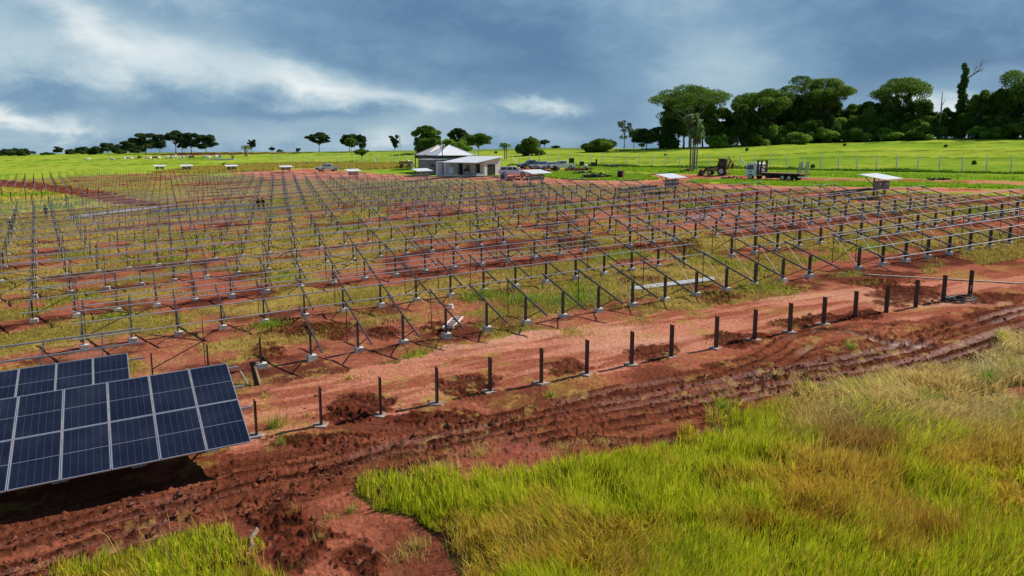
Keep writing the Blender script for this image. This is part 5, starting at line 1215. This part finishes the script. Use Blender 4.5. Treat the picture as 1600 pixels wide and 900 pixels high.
heap(812, 281.5, 4.2, 2.4, 1.0, M['rust'], 'heap of reddish rubble beside the white estate car', 'rubble_heap', 'rubble', 60, 5)
heap(905, 266.5, 5.0, 1.6, .5, M['rust'], 'low stack of rusty beams behind the white pickup', 'beam_stack', 'beams', 36, 6, 90, .8)
heap(1073, 269, 2.4, 1.5, .5, M['rust'], 'small heap of broken blocks beside the palm trunks', 'rubble_heap', 'rubble', 22, 7)
heap(1140, 279.5, 3.0, 1.2, .4, M['blackplastic'], 'low dark pallets on the grass in front of the backhoe', 'pallet', 'pallets', 16, 8)
heap(1466, 281.0, 3.0, .6, .3, M['steel'], 'thin dark branches lying beside the upper dirt road', 'branch_heap', 'branches', 14, 9)
def drum(px, py, r, w, az, label, mtl='rust'):
    o, rz_ = local(px, py, az); root = empty('cable_drum', o, rz_, label, 'cable drum')
    for y in (-w / 2, w / 2): m = MB(); m.tube([(0, y - .03, r), (0, y + .03, r)], r, 18); m.build('flange', M[mtl], root)
    m = MB(); m.tube([(0, -w / 2 + .03, r), (0, w / 2 - .03, r)], r * .7, 14); m.build('cable', M['blackplastic'], root)
drum(970, 279, .72, .8, 20, 'upright brown cable drum right of the black pipe pile')
for i, (px, py, sx_, sz_, lab) in enumerate([(893, 258.8, 1.1, 1.0, 'black square tank behind the white pickup'), (909, 262.5, .9, .7, 'black box on the rusty beams'), (928, 264.0, 1.2, .7, 'black seat-like machine on a thin stand by the fence')]):
    o, rz_ = local(px, py, 95); root = empty('black_container', o, rz_, lab, 'container'); m = MB(); m.box((0, 0, .55 + sz_ / 2), (sx_, .8, sz_)); m.build('body', M['blackplastic'], root, bevel=.05)
    if i == 2: m = MB(); m.box((.45, 0, 1.5), (.3, .8, .7)); m.build('backrest', M['blackplastic'], root)
    m = MB(); [m.box((a * sx_ * .4, b * .3, .28), (.07, .07, .6)) for a in (-1, 1) for b in (-1, 1)]; m.build('stand', M['rust'], root)
o = at(915, 264.5); m = MB(); m.tube([(0, 0, .1), (0, 0, .3), (0, 0, .8), (0, 0, .95)], [.35, .4, .4, .2], 12); tag(m.build('white_barrel', M['white'], None, o), 'white barrel beside the black box on the beams', 'barrel')
for i, (px, py, c, lab) in enumerate([(842, 270.5, 'blackplastic', 'black drum between the estate car and the parked line'), (868, 268, 'rubber', 'dark tyre stack in front of the white pickup'), (786, 281, 'blue', 'blue drum right of the annex')]):
    o = at(px, py); m = MB(); m.tube([(0, 0, 0), (0, 0, .06), (0, 0, .92), (0, 0, .96)], [.42, .46, .46, .40], 14); b = m.build('drum', M[c], None, o); tag(b, lab, 'drum')
    m = MB(); m.tube([(0, 0, .3), (0, 0, .34)], .475, 14); m.tube([(0, 0, .62), (0, 0, .66)], .475, 14); m.build('hoop', M['steel'], b)
p = at(790, 281.5); m = MB(); m.box((0, 0, .9), (.16, .16, 1.9)); tag(m.build('white_stake', M['whitepost'], None, p), 'short white stake beside the blue drum', 'stake')
# bundles of rails on the ground inside the field
def bundle(p0, p1, n, w, label, seed=1, mtl='rail', lift=.12):
    random.seed(seed); a, b = at(*p0), at(*p1); d = (b - a); L_ = d.length; root = empty('rail_bundle', a, math.atan2(d.y, d.x), label, 'bundle of rails', 'bundles of rails lying in the field')
    sl_ = (b.z - a.z) / max(L_, .1)
    for i in range(n):
        m = MB(); x0 = random.uniform(0, .12) * L_; x1 = L_ * random.uniform(.86, 1); y = random.uniform(-w / 2, w / 2); z = lift + random.uniform(0, .18)
        m.bar((x0, y, z + x0 * sl_), (x1, y + random.uniform(-.2, .2), z + x1 * sl_), .09, .08); m.build('rail', M[mtl], root)
bundle((105, 343), (280, 322), 14, 1.2, 'long pale bundle of rails lying among the racks at the left', 1)
bundle((230, 333), (400, 321), 14, 1.6, 'pale bundle of rails ending at the two workers', 2)
bundle((300, 338), (480, 322), 8, 1.0, 'thin scatter of rails below the two workers', 3)
bundle((965, 303), (1030, 295), 8, .8, 'dark bundle of beams at the far edge of the field', 4, 'steel', .3)
bundle((1000, 303), (1060, 297), 8, .8, 'grey bundle of rails before the inverter shelter near the palms', 5, 'rail', .35)
bundle((1295, 308), (1370, 300), 8, 1.0, 'dark bundle of beams before the rightmost shelter', 6, 'steel', .3)
bundle((660, 283), (790, 277), 7, .8, 'row of beams stacked in front of the annex', 7, 'steel', .25)
bundle((1072, 347), (1105, 343), 6, 1.0, 'short white rails on the grass in the middle of the racks', 8, 'white')
# long white profile on the grass under the first frames
a, b = at(987, 456), at(1118, 440); d = b - a; m = MB()
for q in range(3): m.bar((0, q * .10, .10 + q * .05), (d.length, q * .10 + .05, .10 + q * .05 + (b.z - a.z)), .10, .06)
tag(m.build('white_channel', M['white'], None, a, (0, 0, math.atan2(d.y, d.x))), 'long bright white steel channels lying in the grass under the first frames', 'steel channel')
a, b = at(1310, 427), at(1640, 446); d = b - a; m = MB(); m.bar((0, 0, .02), (d.length, 0, .02 + (b.z - a.z)), .13, .05)
tag(m.build('timber_board', M['board'], None, a, (0, 0, math.atan2(d.y, d.x))), 'long bleached board lying across the red soil at the right', 'board')
# short ladder lying at the first frames
a, b = at(699, 520), at(716, 497); d = b - a; root = empty('ladder', a, math.atan2(d.y, d.x), 'short white ladder lying beside the first line of frames', 'ladder'); Ld = d.length * 1.0
for y in (-.22, .22): m = MB(); m.bar((0, y, .22), (Ld, y, .16), .05, .07); m.build('side_rail', M['white'], root)
for q in range(6): m = MB(); m.bar((Ld * (q + .5) / 6, -.22, .2), (Ld * (q + .5) / 6, .22, .2), .07, .03); m.build('rung', M['lightbox'], root)
m = MB(); m.tube([(0, 0, 0), (0, 0, .22)], [.14, .10], 10); tag(m.build('paint_bucket', M['white'], None, at(705, 482)), 'small white bucket on the straw by the ladder', 'bucket')
# coil of black cable round the last posts
o = at(1498, 470); m = MB(); random.seed(3)
for q in range(9):
    R1_ = random.uniform(.34, .72); cx_, cy_ = random.uniform(-.15, .15), random.uniform(-.12, .12); tl = random.uniform(-.12, .12); pts = [(cx_ + R1_ * 1.1 * math.cos(t * .3927), cy_ + R1_ * .8 * math.sin(t * .3927), -.01 + q * .022 + .6 * tl * math.sin(t * .3927 + q)) for t in range(17)]
    m.tube(pts, .024, 6)
m.tube([(-.9, .1, .3), (-1.1, .2, .5), (-.9, .1, .2)], .024, 6); m.tube([(.7, .4, .2), (.95, .75, .6), (.9, .8, .1)], .024, 6)
tag(m.build('cable_coil', M['blackplastic'], None, o, smooth=True), 'loose coil of black cable between the last two lone posts', 'cable coil')
# broken stick on the bare soil and split plank at the first row
p = at(387, 868); m = MB(); m.tube([(0, 0, .02), (.05, .22, .10), (-.02, .45, .16), (.06, .68, .24), (.02, .9, .20)], [.035, .06, .05, .06, .02], 7); m.tube([(.05, .6, .2), (-.12, .78, .2)], [.04, .015], 6)
tag(m.build('dead_branch', M['deadwood'], None, p, (0, 0, .1)), 'bleached broken branch lying on bare soil at the bottom left', 'branch')
p = at(407, 602); m = MB(); m.bar((-.10, 0, -.1), (-.32, .2, .85), .20, .07); m.bar((0, 0, 0), (-.22, .15, .7), .08, .05, 1); m.bar((-.5, .1, 0), (-.85, .35, .45), .07, .05, 0)
tag(m.build('leaning_plank', [M['post'], M['wood']], None, p), 'dark leaning planks propped at a post beside the finished panels', 'plank')
# pylon on the skyline
p = at(625, 236.5); H = 26 * p.y / FPX; m = MB()
for s_ in (-1, 1): m.tube([(s_ * H * .07, 0, 0), (s_ * H * .02, 0, H * .7), (0, 0, H)], H * .008, 4)
for z in (.25, .45, .62): m.bar((-H * .06 * (1 - z), 0, H * z), (H * .06 * (1 - z), 0, H * (z + .12)), H * .010, H * .010)
for z in (.72, .84): m.bar((-H * .11, 0, H * z), (H * .11, 0, H * z), H * .010, H * .010)
tag(m.build('power_pylon', M['greysteel'], None, p), 'thin lattice pylon on the skyline beside the narrow dark tree', 'pylon')
for i, (px, py, t_) in enumerate([(235, 241.5, 228), (289, 242, 230), (843, 256, 226)]):
    p = at(px, py); H = (py - t_) * p.y / FPX; m = MB(); m.tube([(0, 0, 0), (0, 0, H)], [H * .012, H * .009], 6); m.bar((-H * .08, 0, H * .93), (H * .08, 0, H * .93), H * .012, H * .012)
    tag(m.build('power_pole', M['palebark'], None, p), ['thin power pole in front of the left of the tall grove', 'thin power pole in front of the middle of the tall grove', 'thin pole in the pasture behind the parked pickups'][i], 'power pole', 'power poles')
# saplings / stakes in the yellow patch
for i, (px, py, h_) in enumerate([(18, 318, 1.7), (41, 314, 2.2), (66, 314, 1.6), (88, 305, 1.4), (113, 312, 2.2), (137, 305, 1.4), (155, 312, 1.6), (51, 322, 1.5), (77, 322, 1.6), (104, 320, 1.5), (130, 320, 1.6), (3, 306, 1.6)]):
    p = at(px, py); m = MB(); m.box((0, 0, h_ / 2), (.11, .14, h_ + .3)); tag(m.build('lone_rack_post', M['post'], None, p, (0, 0, YAW)), 'bare post standing in the yellow grass patch, %s from the left edge' % ORD[sorted([18, 41, 66, 88, 113, 137, 155, 51, 77, 104, 130, 3]).index(px)], 'post', 'posts in the yellow grass')

# ------------------------------------------------------------------ cattle
def tubeb(m, pts, rs, n=7, mi=0): m.tube(pts, rs, n, mi)
def cow_mesh(graze):
    m = MB(); tubeb(m, [(-.95, 0, 1.12), (-.8, 0, 1.08), (-.3, 0, .98), (.3, 0, .97), (.62, 0, 1.10), (.8, 0, 1.15)], [.14, .30, .36, .37, .33, .18], 9)
    if graze: tubeb(m, [(.7, 0, 1.2), (1.05, 0, .85), (1.25, 0, .45), (1.38, 0, .15)], [.22, .17, .14, .07])
    else: tubeb(m, [(.65, 0, 1.25), (.95, 0, 1.42), (1.15, 0, 1.45), (1.45, 0, 1.28)], [.22, .16, .14, .07])
    for s in (-1, 1):
        tubeb(m, [(.55, s * .20, .95), (.60, s * .20, .45), (.57, s * .20, .40), (.58, s * .20, 0)], [.13, .07, .055, .06], 6)
        tubeb(m, [(-.75, s * .20, 1.0), (-.62, s * .20, .62), (-.86, s * .20, .42), (-.80, s * .20, 0)], [.18, .10, .06, .06], 6)
        hz = (1.08, .80) if graze else (1.12, 1.52); tubeb(m, [(hz[0], s * .10, hz[1]), (hz[0] - .05, s * .30, hz[1] + .06)], [.05, .02], 5)
    tubeb(m, [(.45, 0, 1.35), (.55, 0, 1.52), (.68, 0, 1.40)], [.12, .12, .08], 6); tubeb(m, [(-.97, 0, 1.15), (-1.08, 0, .8), (-1.06, 0, .45)], [.04, .03, .05], 5)
    return m
CM = {(g, c): cow_mesh(g).mesh('cow', M[c], True) for g in (True, False) for c in ('cow', 'cowbrown')}
random.seed(21)
cows = [(139, 252), (176, 252.5), (195, 250.5), (201, 250), (206, 250.5), (217, 249), (231, 250.5), (235, 250.5), (242, 249.5), (249, 250.5), (262, 249), (266, 248.5), (272, 249), (274, 246), (281, 249), (284, 248.5), (296, 248.5), (300, 249), (320, 249), (327, 250), (338, 248.5), (344, 248.5), (364, 249.5)]
where = sorted(c[0] for c in cows)
for i, (px, py) in enumerate(cows):
    c = 'cowbrown' if i in (5, 8, 11, 17, 22) else 'cow'; g = random.random() < .6
    o = put('cow', CM[(g, c)], None, at(px, py), (0, 0, random.uniform(0, 6.28))); o.scale = (1.12,) * 3
    tag(o, '%s cow %s in the far pasture, %s of the herd from left' % ('brown' if c == 'cowbrown' else 'white', 'grazing' if g else 'standing', ORD[where.index(px)]), 'cow', 'scattered herd in the far pasture')
o = at(349, 250.5); m = MB(); m.box((0, 0, .3), (9, 1.0, .5)); m.box((0, 0, .58), (8.6, .6, .1), mi=0); tag(m.build('feed_trough', M['whitepost'], None, o), 'long pale feed trough at the right of the herd', 'trough')

# ------------------------------------------------------------------ people
def person(px, py, az, joints, label, shirt, trousers, hat, s=1.0):
    """joints: dict of named points in metres, x forward, y left, z up"""
    J = dict(pel=(0, 0, .92), chest=(.02, 0, 1.28), neck=(.03, 0, 1.46), head=(.06, 0, 1.60), top=(.06, 0, 1.73),
             shl=(.02, .19, 1.40), ell=(.02, .25, 1.12), wrl=(.16, .24, .90), shr=(.02, -.19, 1.40), elr=(.02, -.25, 1.12), wrr=(.16, -.24, .90),
             hil=(0, .10, .88), knl=(.04, .11, .48), anl=(0, .12, .08), tol=(.16, .13, .03), hir=(0, -.10, .88), knr=(.04, -.11, .48), anr=(0, -.12, .08), tor=(.16, -.13, .03))
    J.update(joints)
    rad = dict(pel=.135, chest=.155, neck=.06, head=.095, top=.07, shl=.075, ell=.05, wrl=.032, shr=.075, elr=.05, wrr=.032, hil=.095, knl=.062, anl=.042, tol=.035, hir=.095, knr=.062, anr=.042, tor=.035)
    names = list(J); ed = [('pel', 'chest'), ('chest', 'neck'), ('neck', 'head'), ('head', 'top'), ('chest', 'shl'), ('shl', 'ell'), ('ell', 'wrl'), ('chest', 'shr'), ('shr', 'elr'), ('elr', 'wrr'), ('pel', 'hil'), ('hil', 'knl'), ('knl', 'anl'), ('anl', 'tol'), ('pel', 'hir'), ('hir', 'knr'), ('knr', 'anr'), ('anr', 'tor')]
    V_ = [Vector(J[n]) for n in names]; Rd = [rad[n] for n in names]; E_ = [(names.index(a), names.index(b)) for a, b in ed]
    for sd, w, e in ((1, 'wrl', 'ell'), (-1, 'wrr', 'elr')):
        W_ = Vector(J[w]); d = (W_ - Vector(J[e])).normalized(); side = d.cross(Vector((0, 0, 1))); side = side.normalized() if side.length > .1 else Vector((0, 1, 0)); pal = W_ + d * .07
        ip = len(V_); V_.append(pal); Rd.append(.032); E_.append((names.index(w), ip))
        for f in range(5):
            off = side * (f - 2) * .019; ln = (.05, .085, .092, .086, .068)[f]; b0 = pal + off + d * (.02 if f else -.03); b1 = b0 + d * ln * .6 + Vector((0, 0, -.012)); b2 = b1 + d * ln * .4 + Vector((0, 0, -.025))
            i0 = len(V_); V_.extend([b0, b1, b2]); Rd.extend([.010, .009, .008]); E_.extend([(ip, i0), (i0, i0 + 1), (i0 + 1, i0 + 2)])
    me = bpy.data.meshes.new('body'); me.from_pydata([tuple(v) for v in V_], E_, [])
    tmp = bpy.data.objects.new('tmp', me); COL.objects.link(tmp); sk = tmp.modifiers.new('s', 'SKIN'); ss = tmp.modifiers.new('u', 'SUBSURF'); ss.levels = 1
    for i, v in enumerate(me.skin_vertices[0].data): v.radius = (Rd[i], Rd[i]); v.use_root = (i == 0)
    dg = bpy.context.evaluated_depsgraph_get(); dg.update(); em = bpy.data.meshes.new_from_object(tmp.evaluated_get(dg)); bpy.data.objects.remove(tmp)
    for m_ in (M['skin'], shirt, trousers, M['steel']): em.materials.append(m_)
    zs = J['neck'][2]
    for f in em.polygons:
        c = f.center; dw = min((c - Vector(J['wrl'])).length, (c - Vector(J['wrr'])).length)
        bd = min((c - Vector(J['ell'])).length, (c - Vector(J['elr'])).length)
        f.material_index = 3 if c.z < .11 else 2 if (c.z < J['pel'][2] + .02 and bd > .22 and dw > .16) else 0 if (c.z > zs or dw < .15) else 1
        f.use_smooth = True
    o, rz_ = local(px, py, az); root = put('person', em, None, o, (0, 0, rz_)); root.scale = (s,) * 3; tag(root, label, 'person')
    hd = Vector(J['head']); m = MB()
    m.tube([hd + Vector((0, 0, .03)), hd + Vector((0, 0, .07)), hd + Vector((-.01, 0, .14)), hd + Vector((-.01, 0, .17))], [.112, .118, .085, .03], 10); m.tube([hd + Vector((0, 0, .03)), hd + Vector((0, 0, .05))], [.155, .12], 12)
    m.build('hat', hat, root)
    m = MB(); m.tube([hd + Vector((.09, 0, -.01)), hd + Vector((.125, 0, -.03))], [.014, .018], 5); m.box(tuple(hd + Vector((.098, 0, -.065))), (.012, .045, .010)); m.build('nose_and_mouth', M['skin'], root)
    m = MB(); [m.box(tuple(hd + Vector((.092, q, .012))), (.014, .022, .012)) for q in (-.033, .033)]; m.build('eyes', M['dark'], root)
    return root
person(18, 365, -100, dict(elr=(.20, -.32, 1.25), wrr=(.45, -.30, 1.32), ell=(.15, .30, 1.22), wrl=(.38, .34, 1.35), knl=(.20, .14, .50), anl=(.12, .16, .08), tol=(.28, .17, .03), knr=(-.05, -.12, .48), anr=(-.22, -.12, .10), tor=(-.07, -.13, .04)),
       'person in dark jacket and pale cap reaching for a rail at the left edge', M['navy'], M['black'], M['hat'])
person(73, 343, 170, {}, 'person in navy top and grey trousers standing behind the racks at the left', M['navy'], M['jeans'], M['black'])
person(404, 331, 150, dict(chest=(.18, 0, 1.22), neck=(.28, 0, 1.36), head=(.36, 0, 1.46), top=(.40, 0, 1.58), shl=(.18, .19, 1.30), shr=(.18, -.19, 1.30), ell=(.35, .22, 1.08), wrl=(.48, .18, .88), elr=(.35, -.22, 1.08), wrr=(.48, -.18, .88)),
       'left of two people in black bending over the bundle of rails', M['black'], M['black'], M['black'])
person(412.5, 330.5, -150, dict(chest=(.10, 0, 1.26), neck=(.16, 0, 1.42), head=(.20, 0, 1.54), top=(.22, 0, 1.66), shl=(.10, .19, 1.36), shr=(.10, -.19, 1.36)),
       'right of two people in black, upright with pale trousers, by the bundle of rails', M['black'], M['jeans'], M['black'])
p = at(73, 322);
